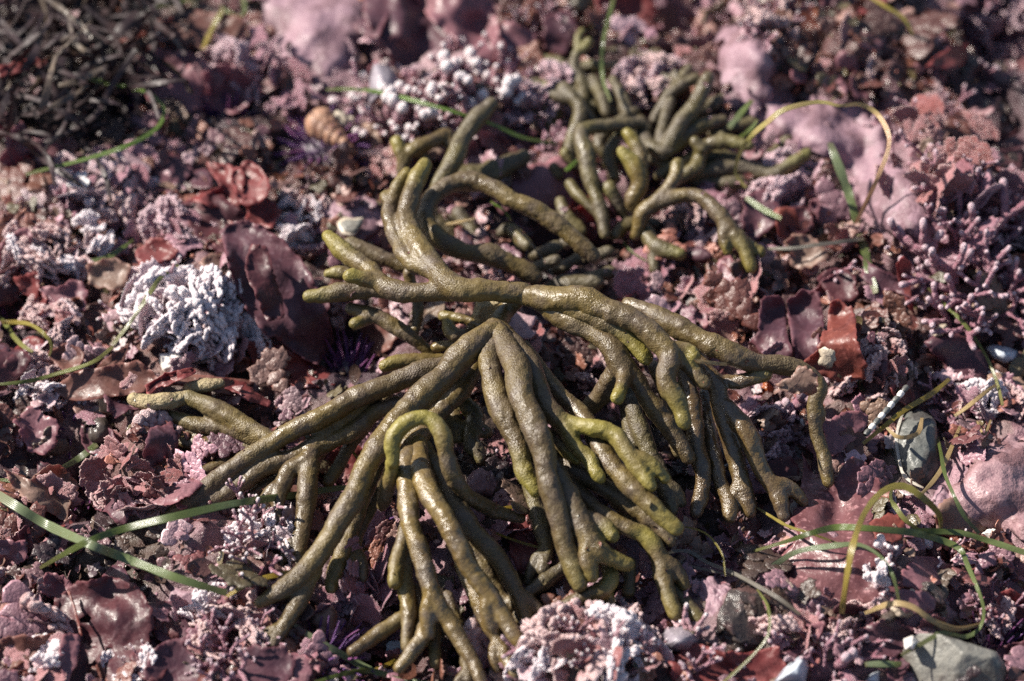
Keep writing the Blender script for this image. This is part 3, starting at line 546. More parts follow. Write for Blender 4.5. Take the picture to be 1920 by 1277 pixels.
for (pp, zz, tt) in [([(1150, 300, 14), (1120, 270, 16), (1150, 235, 15), (1190, 205, 12)], [4, 8, 10], .2), ([(1240, 330, 15), (1290, 300, 16), (1350, 295, 15), (1390, 300, 12)], [6, 8, 8], .3),
        ([(1215, 260, 15), (1180, 215, 16), (1165, 175, 14), (1150, 150, 12)], [4, 8, 10], .2), ([(1040, 215, 16), (1000, 190, 17), (965, 175, 14)], [4, 5, 4], .3), ([(1110, 200, 14), (1060, 130, 15), (1010, 110, 13)], [4, 7, 8], .5),
        ([(1260, 250, 14), (1300, 215, 15), (1345, 190, 13)], [8, 12, 14], .2), ([(1300, 340, 16), (1360, 345, 17), (1430, 340, 14)], [4, 5, 5], .2), ([(1150, 330, 13), (1140, 290, 14), (1160, 255, 12)], [6, 10, 12], .4),
        ([(1090, 430, 14), (1060, 400, 15), (1050, 375, 12)], [3, 5, 6], .3), ([(1340, 250, 14), (1380, 235, 15), (1410, 228, 12)], [8, 10, 11], .3), ([(1230, 215, 13), (1270, 160, 15), (1290, 130, 12)], [8, 12, 14], .2), ([(1170, 300, 13), (1230, 300, 15), (1250, 320, 13)], [6, 8, 7], .2),
        ([(1040, 250, 14), (1020, 225, 15), (985, 215, 12)], [3, 4, 4], .1), ([(1130, 260, 14), (1080, 180, 15), (1075, 140, 13)], [3, 5, 6], .3), ([(1440, 300, 15), (1480, 255, 15), (1500, 245, 12)], [5, 6, 6], .2)]:
    HB([(pp, zz, tt)])
HB([([(1170, 400, 13), (1150, 360, 15), (1145, 352, 16)], [6, 12, 14], .6), ([(1230, 420, 14), (1180, 420, 16), (1150, 440, 13)], [2, 3, 3], .1)])
# ------------------------------------------------------------------ generators for everything else
def ribbon(name, pts, lifts, mat, label, cat='grass blade', group=None, twist=0.0, roll=0.0, thick=0.00035, parent=None, absz=False):
    """pts (px,py,width px) along a flat blade, lifts mm above the reef"""
    a = np.array(pts, float); n = len(a)
    s = np.concatenate([[0], np.cumsum(np.hypot(*np.diff(a[:, :2], axis=0).T))]); s /= s[-1]
    a[:, 2] *= 0.78; z = np.interp(s, np.linspace(0, 1, len(lifts)), lifts)*0.001*(0.82 if max(lifts) < 22 else 1)
    if not absz: z = z+samp(HZS, a[:, 0], a[:, 1])
    w = P(a[:, 0], a[:, 1], z); _, _, dep = project(w)
    q = catmull(np.column_stack([w, a[:, 2]*dep/FPX]), 0.0016)
    c, wd = q[:, :3], q[:, 3]; t = nrm(np.gradient(c, axis=0)); m = len(c); u = np.linspace(0, 1, m)
    k = RNG.uniform(0, 99)
    side = nrm(np.cross(t, np.array([0.0, -0.55, 0.83]))); nor = np.cross(side, t)
    th = roll+twist*np.sin(u*5+k)+0.5*vnoise(u*7, k)
    S = side*np.cos(th)[:, None]+nor*np.sin(th)[:, None]; N = np.cross(S, t)
    wd = wd*(1+0.10*vnoise(u*20, k+3)+0.14*vnoise(u*5, k+7))
    prof = [(-.5, .35), (-.25, .5), (0, .38), (.25, .5), (.5, .35), (.5, -.35), (.25, -.5), (0, -.6), (-.25, -.5), (-.5, -.35)]
    V = np.stack([c+S*(wd*x)[:, None]+N*(thick*y) for x, y in prof], 1).reshape(-1, 3)
    F = []; K = len(prof)
    for i in range(m-1):
        for j in (0, 1, 2, 3, 5, 6, 7, 8): F.append((i*K+j, i*K+j+1, (i+1)*K+j+1, (i+1)*K+j))
    org = c[0] if parent is None else np.array(parent.location)
    me = build_mesh(name, V-org, F, {'u': np.repeat(u, K), 'v': np.tile([p[0] for p in prof], m), 'edge': np.zeros(m*K)})
    o = link(name, me, M[mat], parent)
    if parent is None:
        o.location = Vector(org); tag(o, label, cat, group)
    return o

def sheet(name, outline, mat, label, lift=3.0, tilt=(0, 0), ruf=1.5, curl=0.0, cat='red algae', group=None, drape=1.0, parent=None, jag=3.0, grow=1.12, lf_k=0.8, fold=None, thick=0.00022, step=8, holes=()):
    """a leafy blade: outline in px; lift mm over the reef; tilt mm per 100 px; ruffles; edge curl mm"""
    o = np.array(outline, float); cl = np.vstack([o[-1:], o, o[:2]]); ring = []
    for i in range(1, len(o)+1):
        p0, p1, p2, p3 = cl[i-1], cl[i], cl[i+1], cl[(i+2) if i+2 < len(cl) else 2]
        k = max(2, int(np.linalg.norm(p2-p1)/3.5))
        for t in np.linspace(0, 1, k, endpoint=False):
            ring.append(p1+(p2-p1)*t+0.175*(p2-p0)*(t*(1-t)*(1-t))-0.175*(p3-p1)*(t*t*(1-t)))
    ring = np.array(ring); s = RNG.uniform(0, 99); ctr = ring.mean(0)
    d = nrm(ring-ctr); ii = np.arange(len(ring))
    ring = ctr+(ring-ctr)*grow+d*(jag*(1.3*vnoise(ii*0.12, s+8)*2+vnoise(ii*0.35, s)+0.9*vnoise(ii*0.9, s+4)))[:, None]
    lo, hi = ring.min(0), ring.max(0)
    gx, gy = np.meshgrid(np.arange(lo[0], hi[0], step), np.arange(lo[1], hi[1], step))
    gx = gx+RNG.uniform(-.3, .3, gx.shape)*step; gy = gy+RNG.uniform(-.3, .3, gy.shape)*step
    pts = np.column_stack([gx.ravel(), gy.ravel()])
    a, b2 = ring, np.roll(ring, -1, 0)
    ins = np.zeros(len(pts), bool)
    for (x1, y1), (x2, y2) in zip(a, b2):
        c = (y1 > pts[:, 1]) != (y2 > pts[:, 1])
        ins ^= c & (pts[:, 0] < (x2-x1)*(pts[:, 1]-y1)/(y2-y1+1e-12)+x1)
    dist = np.min(np.linalg.norm(pts[:, None]-ring[None], axis=2), 1)
    ok = ins & (dist > step*0.55)
    for (hx_, hy_, hr_) in holes: ok &= np.hypot(pts[:, 0]-hx_, pts[:, 1]-hy_) > hr_
    inner, di = pts[ok], dist[ok]
    allp = np.vstack([ring, inner]); nr_ = len(ring)
    vs, _, fs, ov, _, _ = geometry.delaunay_2d_cdt([Vector(p) for p in allp], [(i, (i+1) % nr_) for i in range(nr_)], [list(range(nr_))], 1, 1e-4)
    q = np.array([tuple(v) for v in vs])
    dd = np.min(np.linalg.norm(q[:, None]-ring[None], axis=2), 1); md = max(dd.max(), 1)
    e = np.clip(1-dd/(min(md, 30)), 0, 1)
    z = (samp(HZS, q[:, 0], q[:, 1])*drape+(1-drape)*samp(HZS, *ctr))+0.001*(lift*lf_k+tilt[0]*(q[:, 0]-ctr[0])/100+tilt[1]*(ctr[1]-q[:, 1])/100
         + ruf*(1.2*vnoise(q[:, 0]/55+s, q[:, 1]/55, s)+0.35*vnoise(q[:, 0]/22+s, q[:, 1]/22, s)+0.6*e*e*vnoise(q[:, 0]/12+s, q[:, 1]/12, s)) + curl*e*e)
    if fold:
        (fx, fy, fdx, fdy, amp, wdt) = fold
        L = math.hypot(fdx, fdy); t = ((q[:, 0]-fx)*(-fdy)+(q[:, 1]-fy)*fdx)/L
        z = z+0.001*amp*np.exp(-(t/wdt)**2)
    w = P(q[:, 0], q[:, 1], z); org = P(ctr[0], ctr[1], float(np.mean(z))) if parent is None else np.array(parent.location)
    def bad(f):
        m = q[list(f)].mean(0); return any(math.hypot(m[0]-h[0], m[1]-h[1]) < h[2]*.9 for h in holes)
    fs = [tuple(f)[::-1] for f in fs if not bad(f)]
    me = build_mesh(name, w-org, fs, {'edge': e})
    ob = link(name, me, M[mat], parent)
    sm = ob.modifiers.new('thickness', 'SOLIDIFY'); sm.thickness = thick; sm.offset = 0
    if parent is None:
        ob.location = Vector(org); tag(ob, label, cat, group)
    return ob

# ---- coralline frond templates (unit length along +Z, flat side +-Y)
PLATE = np.array([(0, -.15), (.32, -.44), (.72, -.56), (.98, -.36), (.9, 0), (.98, .36), (.72, .56), (.32, .44), (0, .15)])
def plate_geo(pos, ang, s, h, jit):
    k = len(PLATE); pl = PLATE*s*(1+jit.uniform(-.2, .2, PLATE.shape)); ca, sa = math.cos(ang), math.sin(ang)
    def m2(p): return np.column_stack([pos[0]+p[:, 0]*sa+p[:, 1]*ca, pos[1]+p[:, 0]*ca-p[:, 1]*sa])
    cen = np.array([[.55*s, 0]]); ins = cen+(pl-cen)*.80
    r, i, c = m2(pl), m2(ins), m2(cen)
    V = np.vstack([np.column_stack([r[:, 0], np.zeros(k), r[:, 1]]), np.column_stack([i[:, 0], np.full(k, -h), i[:, 1]]),
                   [[c[0, 0], -h*1.1, c[0, 1]]], [[c[0, 0], h, c[0, 1]]]])
    F = []
    for j in range(k):
        j2 = (j+1) % k; F += [(j, j2, k+j2), (j, k+j2, k+j), (k+j, k+j2, 2*k), (j2, j, 2*k+1)]
    return V, F, np.concatenate([np.ones(k), np.full(k, .2), [0, .3]])
def finish(name, parts, bend, twist, seed):
    off = 0; Vs, Fs, Es = [], [], []
    for V, F, E in parts:
        Vs.append(V); Fs.append(np.array(F)+off); Es.append(E); off += len(V)
    V = np.vstack(Vs); L = V[:, 2].max(); V = V/L
    x, y, z = V.T; y = y+bend*z*z+0.22*x*x*twist+0.05*vnoise(x*3+seed, z*3, seed); 
    return build_mesh(name, np.column_stack([x, y, z]), np.vstack(Fs), {'edge': np.concatenate(Es)})
def leafy(seed):
    r = np.random.default_rng(seed); parts = []
    def grow(pos, ang, s, n, lvl):
        for i in range(n):
            parts.append(plate_geo(pos, ang, s, s*.06, r))
            pos = (pos[0]+math.sin(ang)*s*.86, pos[1]+math.cos(ang)*s*.86)
            if lvl < 2 and i < n-1:
                for sg in (-1, 1):
                    if r.random() < .85: grow(pos, ang+sg*r.uniform(.6, .95), s*r.uniform(.68, .85), max(1, int((n-i)*.6)), lvl+1)
            ang += r.uniform(-.18, .18); s *= .95
    grow((0, 0), 0, 1.0, 5, 0); return finish('coralline_frond', parts, r.uniform(-.25, .1), r.uniform(-1, 1), seed)
def fan(seed):
    r = np.random.default_rng(seed); parts = []
    def grow(pos, ang, s, d):
        parts.append(plate_geo(pos, ang, s, s*.06, r)); p = (pos[0]+math.sin(ang)*s*.85, pos[1]+math.cos(ang)*s*.85)
        if d > 0:
            for a in ((-.5, .5) if r.random() < .6 else (-.65, 0, .65)): grow(p, ang+a+r.uniform(-.15, .15), s*r.uniform(.8, .95), d-1)
    grow((0, 0), 0, 1.0, 3); return finish('coralline_frond', parts, r.uniform(-.3, .1), r.uniform(-1, 1), seed)
def lathe_seg(p, d, L, r0, e0, e1, ns=7):
    d = nrm(d); a = nrm(np.cross(d, [.3, .9, .2])); b2 = np.cross(d, a); ang = np.linspace(0, 2*np.pi, ns, endpoint=False)
    prof = [(0, .62), (.18, .92), (.6, 1.02), (.88, .92), (1.0, .55)]
    V = [p+d*L*t+r0*rr*(np.cos(ang)[:, None]*a+np.sin(ang)[:, None]*b2) for t, rr in prof]+[[p+d*L*1.06]]
    V = np.vstack(V); F = []; k = len(prof)
    for i in range(k-1):
        for j in range(ns):
            j2 = (j+1) % ns; F += [(i*ns+j, i*ns+j2, (i+1)*ns+j2), (i*ns+j, (i+1)*ns+j2, (i+1)*ns+j)]
    for j in range(ns): F.append(((k-1)*ns+j, (k-1)*ns+(j+1) % ns, k*ns))
    E = np.concatenate([np.full(ns, e0+(e1-e0)*t) for t, _ in prof]+[[e1]]); return V, F, E
def finger(seed, depth=3, thick=.2):
    r = np.random.default_rng(seed); parts = []
    def grow(p, d, s, dep):
        n = r.integers(1, 4)
        for i in range(n):
            last = dep == 0 and i == n-1
            parts.append(lathe_seg(p, d, s, s*thick*2*(1.0 if last else 1), .15 if last else 0.05, 1.0 if last else .2)); p = p+d*s*.97; d = nrm(d+r.normal(0, .09, 3))
        if dep > 0:
            k = 2 if r.random() < .8 else 3; sp = nrm(np.array([r.normal(), r.normal()*.35, 0]))
            for sg in np.linspace(-1, 1, k): grow(p, nrm(d+sp*sg*.55+r.normal(0, .08, 3)), s*.92, dep-1)
    grow(np.zeros(3), np.array([0, 0, 1.]), .2, depth); return finish('coralline_frond', parts, r.uniform(-.1, .1), 0, seed)
_ico = None
def ico_unit(sub):
    import bmesh
    bm = bmesh.new(); bmesh.ops.create_icosphere(bm, subdivisions=sub, radius=1)
    V = np.array([v.co[:] for v in bm.verts]); F = [tuple(v.index for v in f.verts) for f in bm.faces]; bm.free(); return V, np.array(F)
ICO1, ICO1F = ico_unit(1); ICO2, ICO2F = ico_unit(2)
def knobby(seed):
    r = np.random.default_rng(seed); parts = []
    def lump(p, s, e):
        q = ICO2+r.normal(0, 3, 3); d = 1+.3*vnoise(q[:, 0]*1.7, q[:, 1]*1.7, q[:, 2]*1.7)
        parts.append((ICO2*d[:, None]*s*np.array([1.05, .62, 1.05])+p, ICO2F, np.full(len(ICO2), e)+.25*ICO2[:, 2]))
    def grow(p, ang, s, d, y):
        lump(np.array([p[0], y, p[1]]), s, .2+.11*(6-d))
        if d > 0:
            k = r.choice([1, 2, 3], p=[.34, .5, .16])
            for a in ({1: (0,), 2: (-.5, .5), 3: (-.8, 0, .8)}[int(k)]):
                aa = ang*.8+a+r.uniform(-.25, .25); grow((p[0]+math.sin(aa)*s*1.3, p[1]+math.cos(aa)*s*1.3), aa, s*r.uniform(.85, 1.04), d-1, y+r.normal(0, .4)*s)
    grow((0, .0), 0, .2, 6, 0); return finish('coralline_frond', parts, r.uniform(-.3, .1), r.uniform(-1, 1), seed)
def with_mat(me, key):
    c = me.copy(); c.materials.clear(); c.materials.append(M[key]); return c
LEAFY = [leafy(100+i) for i in range(6)]; FAN = [fan(200+i) for i in range(6)]; FING = [finger(300+i, 2, .15) for i in range(8)]; KNOB = [knobby(400+i) for i in range(7)]
CHUNK = [finger(600+i, 1, .165) for i in range(8)]
STICK = [finger(500+i, 1, .17) for i in range(4)]
TM = {}
for key, lst, mt in (('leafy', LEAFY, 'leafy'), ('fan', FAN, 'leafy'), ('rosyfan', FAN, 'rosy'), ('rosyleaf', LEAFY, 'rosy'), ('finger', FING, 'finger'), ('whitefinger', FING, 'paletip'), ('chunkfinger', CHUNK, 'paletip'), ('knob', KNOB, 'white'),
                     ('pinkknob', KNOB, 'rosy'), ('mauveknob', KNOB, 'leafy'), ('stick', STICK, 'finger'), ('whitestick', STICK, 'white'), ('whitefan', FAN, 'white')):
    TM[key] = [with_mat(x, mt) for x in lst]
def orient(g, n):
    g = nrm(g); y = nrm(n-g*np.dot(g, n)); x = np.cross(y, g)
    return Matrix((x, y, g)).transposed().to_quaternion()
def frond(kindname, p, g, n, L, parent=None, name='coralline_frond'):
    o = link(name, random.choice(TM[kindname]), None, parent)
    o.rotation_mode = 'QUATERNION'; o.rotation_quaternion = orient(np.asarray(g, float), np.asarray(n, float))
    o.location = Vector(np.asarray(p, float)-(np.array(parent.location) if parent else 0)); o.scale = (L,)*3
    return o
VIEWN = np.array([0.0, -0.45, 0.9])       # fronds spread to the open side, up and out of the gully
def clump(px, py, rx, ry, kinds, n, Lpx, label, dome=4.0, up=0.9, spread=1.0, cat='coralline algae', group=None, name='coralline_clump', lift=0.0):
    root = empty(name, T(px, py), label, cat, group)
    for i in range(n):
        rr = math.sqrt((i+.5)/n); a = i*2.39996+RNG.uniform(-.4, .4); ux, uy = rr*math.cos(a), rr*math.sin(a)
        x, y = px+ux*rx, py+uy*ry
        p = T(x, y, 0.001*(dome*(1-rr*rr)+lift-0.6)); kd = random.choice(kinds); fg = 'finger' in kd or 'stick' in kd; wr = 1.0 if fg else .55; g = np.array([ux*spread*wr, -uy*spread*1.1*wr, up if fg else up*.45])+RNG.normal(0, .3 if fg else .55, 3); g[2] = abs(g[2])
        nn = -VIEWN+np.array([.3, 0, 0])+RNG.normal(0, .4, 3)
        frond(kd, p, g, nn, Lpx*MMPX*RNG.uniform(.7, 1.25), root, 'frond')
    return root

def stone(name, px, py, rx, ry, rz, mat, label, cat='pebble', rot=0.0, rough=0.12, facets=0, lift=0.0, seed=0, group=None, tilt=0.0, sub=5, parent=None):
    V, F = ico_unit(sub); r = np.random.default_rng(seed+11)
    V = V*(1+rough*fbm(V[:, 0]*1.4+seed, V[:, 1]*1.4, V[:, 2]*1.4, 3)+rough*.25*fbm(V[:, 0]*6+seed, V[:, 1]*6, V[:, 2]*6, 2))[:, None]
    for _ in range(facets):
        d = nrm(r.normal(0, 1, 3)); k = r.uniform(.55, .8); t = V@d; V = V-np.outer(np.maximum(t-k, 0)*.93, d)
    c = T(px, py, 0.001*lift); ca, sa = math.cos(rot), math.sin(rot); s = 1/math.sin(ELEV)
    V = V*np.array([rx*MMPX, ry*MMPX*1.2, rz*.001]); V = np.column_stack([V[:, 0]*ca-V[:, 1]*sa, (V[:, 0]*sa+V[:, 1]*ca), V[:, 2]+V[:, 1]*tilt])
    me = build_mesh(name, V, F); o = link(name, me, M[mat]); o.location = Vector(c); tag(o, label, cat, group); return o

def spiral_shell(name, big, apex, rpx, mat, label, turns=6.2, lift=4.0, cat='shell', taper=5.5):
    p0, p1 = T(*big, 0.001*lift), T(*apex, 0.001*lift*.7); axd = nrm(p1-p0); L = np.linalg.norm(p1-p0)
    a = nrm(np.cross(axd, [0, 0, 1.])); b2 = np.cross(axd, a); n = 120; ns = 14; rows = []
    for i in range(n):
        u = i/(n-1); th = u*turns*2*np.pi+1.2; sc = (1-u)**0.9+.03; R = rpx*MMPX*.34*sc; tr = rpx*MMPX*.66*sc
        cc = p0+axd*L*(1-sc*.86)+R*(math.cos(th)*a+math.sin(th)*b2); rad = math.cos(th)*a+math.sin(th)*b2
        ang = np.linspace(0, 2*np.pi, ns, endpoint=False)
        rr = tr*(1+.06*math.sin(u*120))
        rows.append(cc+rr*(np.cos(ang)[:, None]*rad+1.15*np.sin(ang)[:, None]*axd))
    V = np.vstack(rows)-p0; F = [(i*ns+j, i*ns+(j+1) % ns, (i+1)*ns+(j+1) % ns, (i+1)*ns+j) for i in range(n-1) for j in range(ns)]
    root = empty(name, p0, label, cat)
    me = build_mesh('whorl', V, np.array(F)); o = link('whorl', me, M[mat], root); sm = o.modifiers.new('t', 'SOLIDIFY'); sm.thickness = 0.0005; sm.offset = -1
    return root
def cup_shell(name, outline, mat, label, lift, dome, cat='shell', ribs=0.0, tilt=(0, 0)):
    """a single valve: domed, open below, with wall thickness"""
    o = np.array(outline, float); c = o.mean(0); n = 48
    cl = np.vstack([o, o[:1]]); s = np.concatenate([[0], np.cumsum(np.hypot(*np.diff(cl, axis=0).T))]); t = np.linspace(0, s[-1], n, endpoint=False)
    ring = np.column_stack([np.interp(t, s, cl[:, 0]), np.interp(t, s, cl[:, 1])])
    for _ in range(2): ring = (np.roll(ring, 1, 0)+2*ring+np.roll(ring, -1, 0))/4
    rows = []; K = 9
    for i in range(K):
        f = 1-i/(K-1)*.97; q = c+(ring-c)*f; zz = dome*(1-f**2.2)+ribs*np.sin(np.arange(n)*1.6)*f
        z = samp(HZS, *c)+0.001*(lift+zz+tilt[0]*(q[:, 0]-c[0])/100+tilt[1]*(c[1]-q[:, 1])/100); rows.append(P(q[:, 0], q[:, 1], z))
    V = np.vstack(rows); org = V.mean(0); F = [(i*n+j, i*n+(j+1) % n, (i+1)*n+(j+1) % n, (i+1)*n+j) for i in range(K-1) for j in range(n)]
    F.append(tuple((K-1)*n+j for j in range(n)))
    me = build_mesh(name, V-org, [f[::-1] for f in F]); ob = link(name, me, M[mat]); ob.location = Vector(org)
    sm = ob.modifiers.new('t', 'SOLIDIFY'); sm.thickness = 0.0007; sm.offset = -1
    return tag(ob, label, cat)

_sp = None
def spine_mesh(key):
    ns = 6; ang = np.linspace(0, 2*np.pi, ns, endpoint=False); prof = [(0, 1.0), (.05, 1.0), (.5, .8), (.92, .5), (1, .36)]
    V = np.vstack([np.column_stack([np.cos(ang)*r, np.sin(ang)*r, np.full(ns, t)]) for t, r in prof]+[[[0, 0, 1.01]]])
    F = [(i*ns+j, i*ns+(j+1) % ns, (i+1)*ns+(j+1) % ns, (i+1)*ns+j) for i in range(4) for j in range(ns)]+[(4*ns+j, 4*ns+(j+1) % ns, 5*ns) for j in range(ns)]
    me = build_mesh('spine', V, F); me.materials.append(M[key]); return me
SPM = {k: spine_mesh(k) for k in ('spine', 'spine_pink')}
def urchin(px, py, rpx, n, Lpx, label, mats=('spine', 'spine', 'spine_pink'), sink=0.0, wpx=6.5, flat=.75):
    sink = sink*.55+.8; Lpx *= 1.1; n = int(n*.7)
    c = T(px, py, -0.001*sink); root = empty('sea_urchin', c, label, 'sea urchin'); R = rpx*MMPX
    V = ICO2*np.array([R, R, R*flat*.8]); o = link('shell_body', build_mesh('shell_body', V, ICO2F), M['urchin'], root)
    for i in range(n):
        zz = (i+.5)/n*1.05-.05; a = i*2.39996; rr = math.sqrt(max(0, 1-zz*zz)); d = np.array([rr*math.cos(a), rr*math.sin(a), zz])
        base = d*np.array([R, R, R*flat*.8])*.92; d = nrm(d+RNG.normal(0, .22, 3)); d[2] = abs(d[2])*.8+.05
        s = link('spine', SPM[random.choice(mats)], None, root); s.rotation_mode = 'QUATERNION'
        s.rotation_quaternion = Vector(d).to_track_quat('Z', 'Y'); s.location = Vector(base); L = Lpx*MMPX*RNG.uniform(.65, 1.15)
        s.scale = (wpx*MMPX*.5, wpx*MMPX*.5, L)
    return root
# ------------------------------------------------------------------ crust-covered rocks, stones, shells
SLABS = [([(478, 40), (515, -10), (590, -30), (665, -20), (684, 40), (668, 105), (640, 140), (600, 158), (556, 142), (512, 108)], 'crust', 'broad pink crusted rock face at the top left of centre', 4.5),
         ([(1342, 70), (1380, 48), (1425, 70), (1446, 130), (1452, 190), (1420, 212), (1378, 198), (1350, 145)], 'crust', 'pink crusted rock behind the top finger seaweed', 5),
         ([(1440, 190), (1490, 205), (1545, 185), (1610, 200), (1655, 250), (1690, 320), (1740, 385), (1760, 450), (1752, 520), (1712, 548), (1690, 500), (1700, 440), (1650, 420), (1610, 370), (1580, 320), (1520, 280), (1460, 262), (1436, 225)], 'crust', 'long pink crusted ledge inside the yellow grass arch', 4.5),
         ([(1836, 852), (1872, 836), (1945, 818), (1945, 1012), (1880, 1004), (1832, 1000), (1802, 962), (1790, 925), (1815, 885)], 'crust2', 'large rosy crusted slab at the right edge', 6)]
for (ol, mt, lb, lf) in SLABS: sheet('crusted_rock', ol, mt, lb, lf*.95, (0, 0), 1.8, -2.6, cat='rock', jag=5.0, grow=1.03, thick=.0014, step=7)
stone('crusted_boulder', 1772, 955, 42, 40, 6, 'crust', 'small pink crusted stone beside the rosy slab', 'rock', 0, .16, 3, -2, 16)
stone('crusted_boulder', 372, 1150, 70, 45, 7, 'crust', 'flat pink-grey crusted stone under the tip of a grass blade', 'rock', -.2, .2, 3, -3, 17)
stone('crusted_pebble', 902, 915, 34, 25, 5, 'crust2', 'dusky pink stone between the front sheaf and dark gap', 'rock', .6, .15, 5, 1, 18)
stone('crusted_pebble', 955, 942, 34, 18, 4, 'crust2', 'pinkish flat stone just right of its dusky neighbour', 'rock', .1, .15, 4, 0, 19)
stone('crusted_pebble', 1345, 1130, 34, 48, 4, 'crust', 'knobbly pink crust beside the wet black rock', 'rock', .2, .3, 0, -2, 20)
stone('black_rock', 1395, 1160, 56, 46, 5, 'dark_rock', 'wet black pitted rock below the silver stems', 'rock', .2, .22, 3, -1, 22)
stone('grey_stone', 1785, 1252, 90, 46, 12, 'grey_stone', 'angular grey stone at the bottom right corner', 'stone', -.25, .1, 9, 2, 31)
cr = stone('oval_pebble', 1722, 838, 45, 72, 6, 'slate', 'dark slate oval pebble with a pale rim at the right', 'pebble', -.1, .08, 2, 3, 33)
ribbon('pale_rim', [(1694, 774, 4), (1684, 800, 6), (1681, 835, 7), (1692, 885, 7), (1712, 905, 7), (1730, 914, 4)], [6, 6, 6, 6], 'rim_white', '', parent=cr, thick=.0009)
peb = stone('crusted_pebble', 655, 414, 74, 54, 5, 'crust', 'pink crusted pebble with a bare grey patch', 'pebble', -.1, .1, 2, 0, 35)
sheet('scar_rim', [(632, 418), (645, 408), (662, 410), (682, 408), (680, 424), (665, 440), (644, 438)], 'shell_cream', '', parent=peb, lift=7.0, ruf=0.05, jag=.8, drape=0, grow=1, lf_k=1, thick=.0006)
sheet('scar', [(638, 419), (648, 412), (663, 414), (677, 412), (676, 423), (663, 435), (647, 433)], 'grey_stone', '', parent=peb, lift=7.5, ruf=0.03, jag=.5, drape=0, grow=1, lf_k=1, thick=.0006)
for (x, y, a, b2, c, mt, lb) in [(320, 682, 30, 20, 4, 'white_stone', 'cream white pebble under the bleached coralline clump'), (200, 755, 24, 15, 4, 'tan_stone', 'tan pebble beside the worn branch end'),
        (742, 1220, 18, 14, 3, 'blue_stone', 'small blue pebble below the front sheaf'), (1163, 556, 16, 11, 3, 'white_stone', 'small white pebble above the right arm'), (1500, 800, 10, 14, 3, 'white_stone', 'little white pebble by the drooping arm end'),
        (195, 850, 18, 16, 3, 'blue_stone', 'blue-grey pebble by the dark green blade'), (925, 590, 40, 26, 6, 'sponge', 'tan spongy lump at the holdfast of the big seaweed'), (1560, 395, 14, 12, 3, 'tan_stone', 'brown pebble by the base of the broad grass blade'),
        (155, 700, 14, 10, 3, 'white_stone', 'white pebble beside the left grass blade'), (1700, 1133, 26, 20, 5, 'shell_cream', 'cream crusted pebble above the straw blade'), (1745, 1118, 30, 18, 4, 'dark_rock', 'dark knobbly stone left of the grass bend'), (1437, 733, 15, 11, 3, 'amber', 'amber berry-like lump beside the ruffled brown leaf'),
        (1860, 1010, 22, 12, 3, 'white_stone', 'whitish pebble under the right grass blades'), (1505, 945, 14, 9, 2, 'blue_stone', 'tiny blue-grey chip on the wide red blade')]:
    stone('pebble', x, y, a, b2, c, mt, lb, 'pebble', RNG.uniform(-.6, .6), .2, 3, 14 if 'holdfast' in lb else 2, int(x))
spiral_shell('whelk_shell', (585, 222), (668, 288), 33, 'shell_orange', 'worn orange-brown spiral whelk shell among purple spines', lift=6)
stone('shell_lump', 640, 235, 34, 20, 5, 'shell_cream', 'pale cream fragment behind the whelk shell', 'shell', -.2, .25, 3, 3, 41)
spiral_shell('snail_shell', (182, 806), (196, 822), 26, 'shell_dark', 'small dark turban snail at the lower left', lift=5, turns=3)
cup_shell('limpet_shell', [(1236, 1195), (1250, 1176), (1285, 1172), (1312, 1183), (1315, 1205), (1295, 1222), (1262, 1224), (1240, 1213)], 'shell_purple', 'grey-purple limpet shell at the bottom centre right', 2, 9, ribs=.3)
cup_shell('mussel_shell', [(1448, 1282), (1470, 1252), (1498, 1230), (1513, 1226), (1517, 1250), (1510, 1285)], 'shell_blue', 'blue-grey mussel shell half at the bottom edge', 4, 6, tilt=(0, 3))
cup_shell('mussel_shell', [(1618, 1282), (1634, 1262), (1650, 1258), (1648, 1284)], 'shell_blue', 'tip of a small blue shell at the bottom edge', 4, 3)
cup_shell('clam_shell', [(1846, 652), (1862, 645), (1890, 650), (1910, 658), (1908, 676), (1885, 682), (1862, 672)], 'shell_blue', 'white-blue clam shell at the right edge', 5, 4)
cup_shell('clam_shell', [(1693, 1198), (1712, 1190), (1725, 1205), (1715, 1222), (1696, 1220)], 'white_stone', 'small white shell touching the angular grey stone', 8, 4)
cup_shell('limpet_shell', [(1748, 622), (1760, 608), (1776, 607), (1781, 618), (1766, 632), (1750, 634)], 'shell_cream', 'small tan limpet on the mauve folded blade', 9, 4)
cup_shell('shell_shard', [(692, 150), (702, 115), (735, 128), (768, 172), (760, 190), (720, 182), (690, 200)], 'shell_purple', 'grey-blue triangular shell shard behind the grass blade', 9, 5, tilt=(-4, 6))
cup_shell('limpet_shell', [(1652, 1152), (1668, 1143), (1682, 1150), (1680, 1166), (1664, 1172), (1652, 1164)], 'shell_dark', 'small dark limpet under the straw blade', 2, 3)

# ------------------------------------------------------------------ sea urchins in the hollows
urchin(612, 282, 60, 110, 50, 'purple urchin under the whelk shell', sink=5)
urchin(425, 228, 45, 80, 45, 'purple urchin below the mauve blades at upper left', sink=4)
urchin(172, 925, 48, 100, 46, 'purple urchin in the hollow at the lower left', sink=5, wpx=6)
urchin(660, 712, 55, 100, 50, 'magenta-spined urchin in the dark hollow left of centre', ('spine_pink', 'spine'), sink=14)
urchin(1850, 1240, 62, 120, 62, 'purple urchin behind the angular grey stone', ('spine_pink', 'spine'), sink=2, wpx=5)
urchin(22, 615, 40, 80, 50, 'purple urchin half hidden at the left edge', sink=5)
urchin(130, 800, 40, 60, 48, 'dark purple urchin near the turban snail', sink=6)
urchin(708, 985, 36, 60, 46, 'dark purple urchin behind the front sheaf', sink=3)
urchin(600, 1245, 50, 80, 50, 'purple urchin at the bottom edge', sink=5)
urchin(1500, 310, 36, 60, 40, 'purple urchin under the yellow grass arch', sink=4)
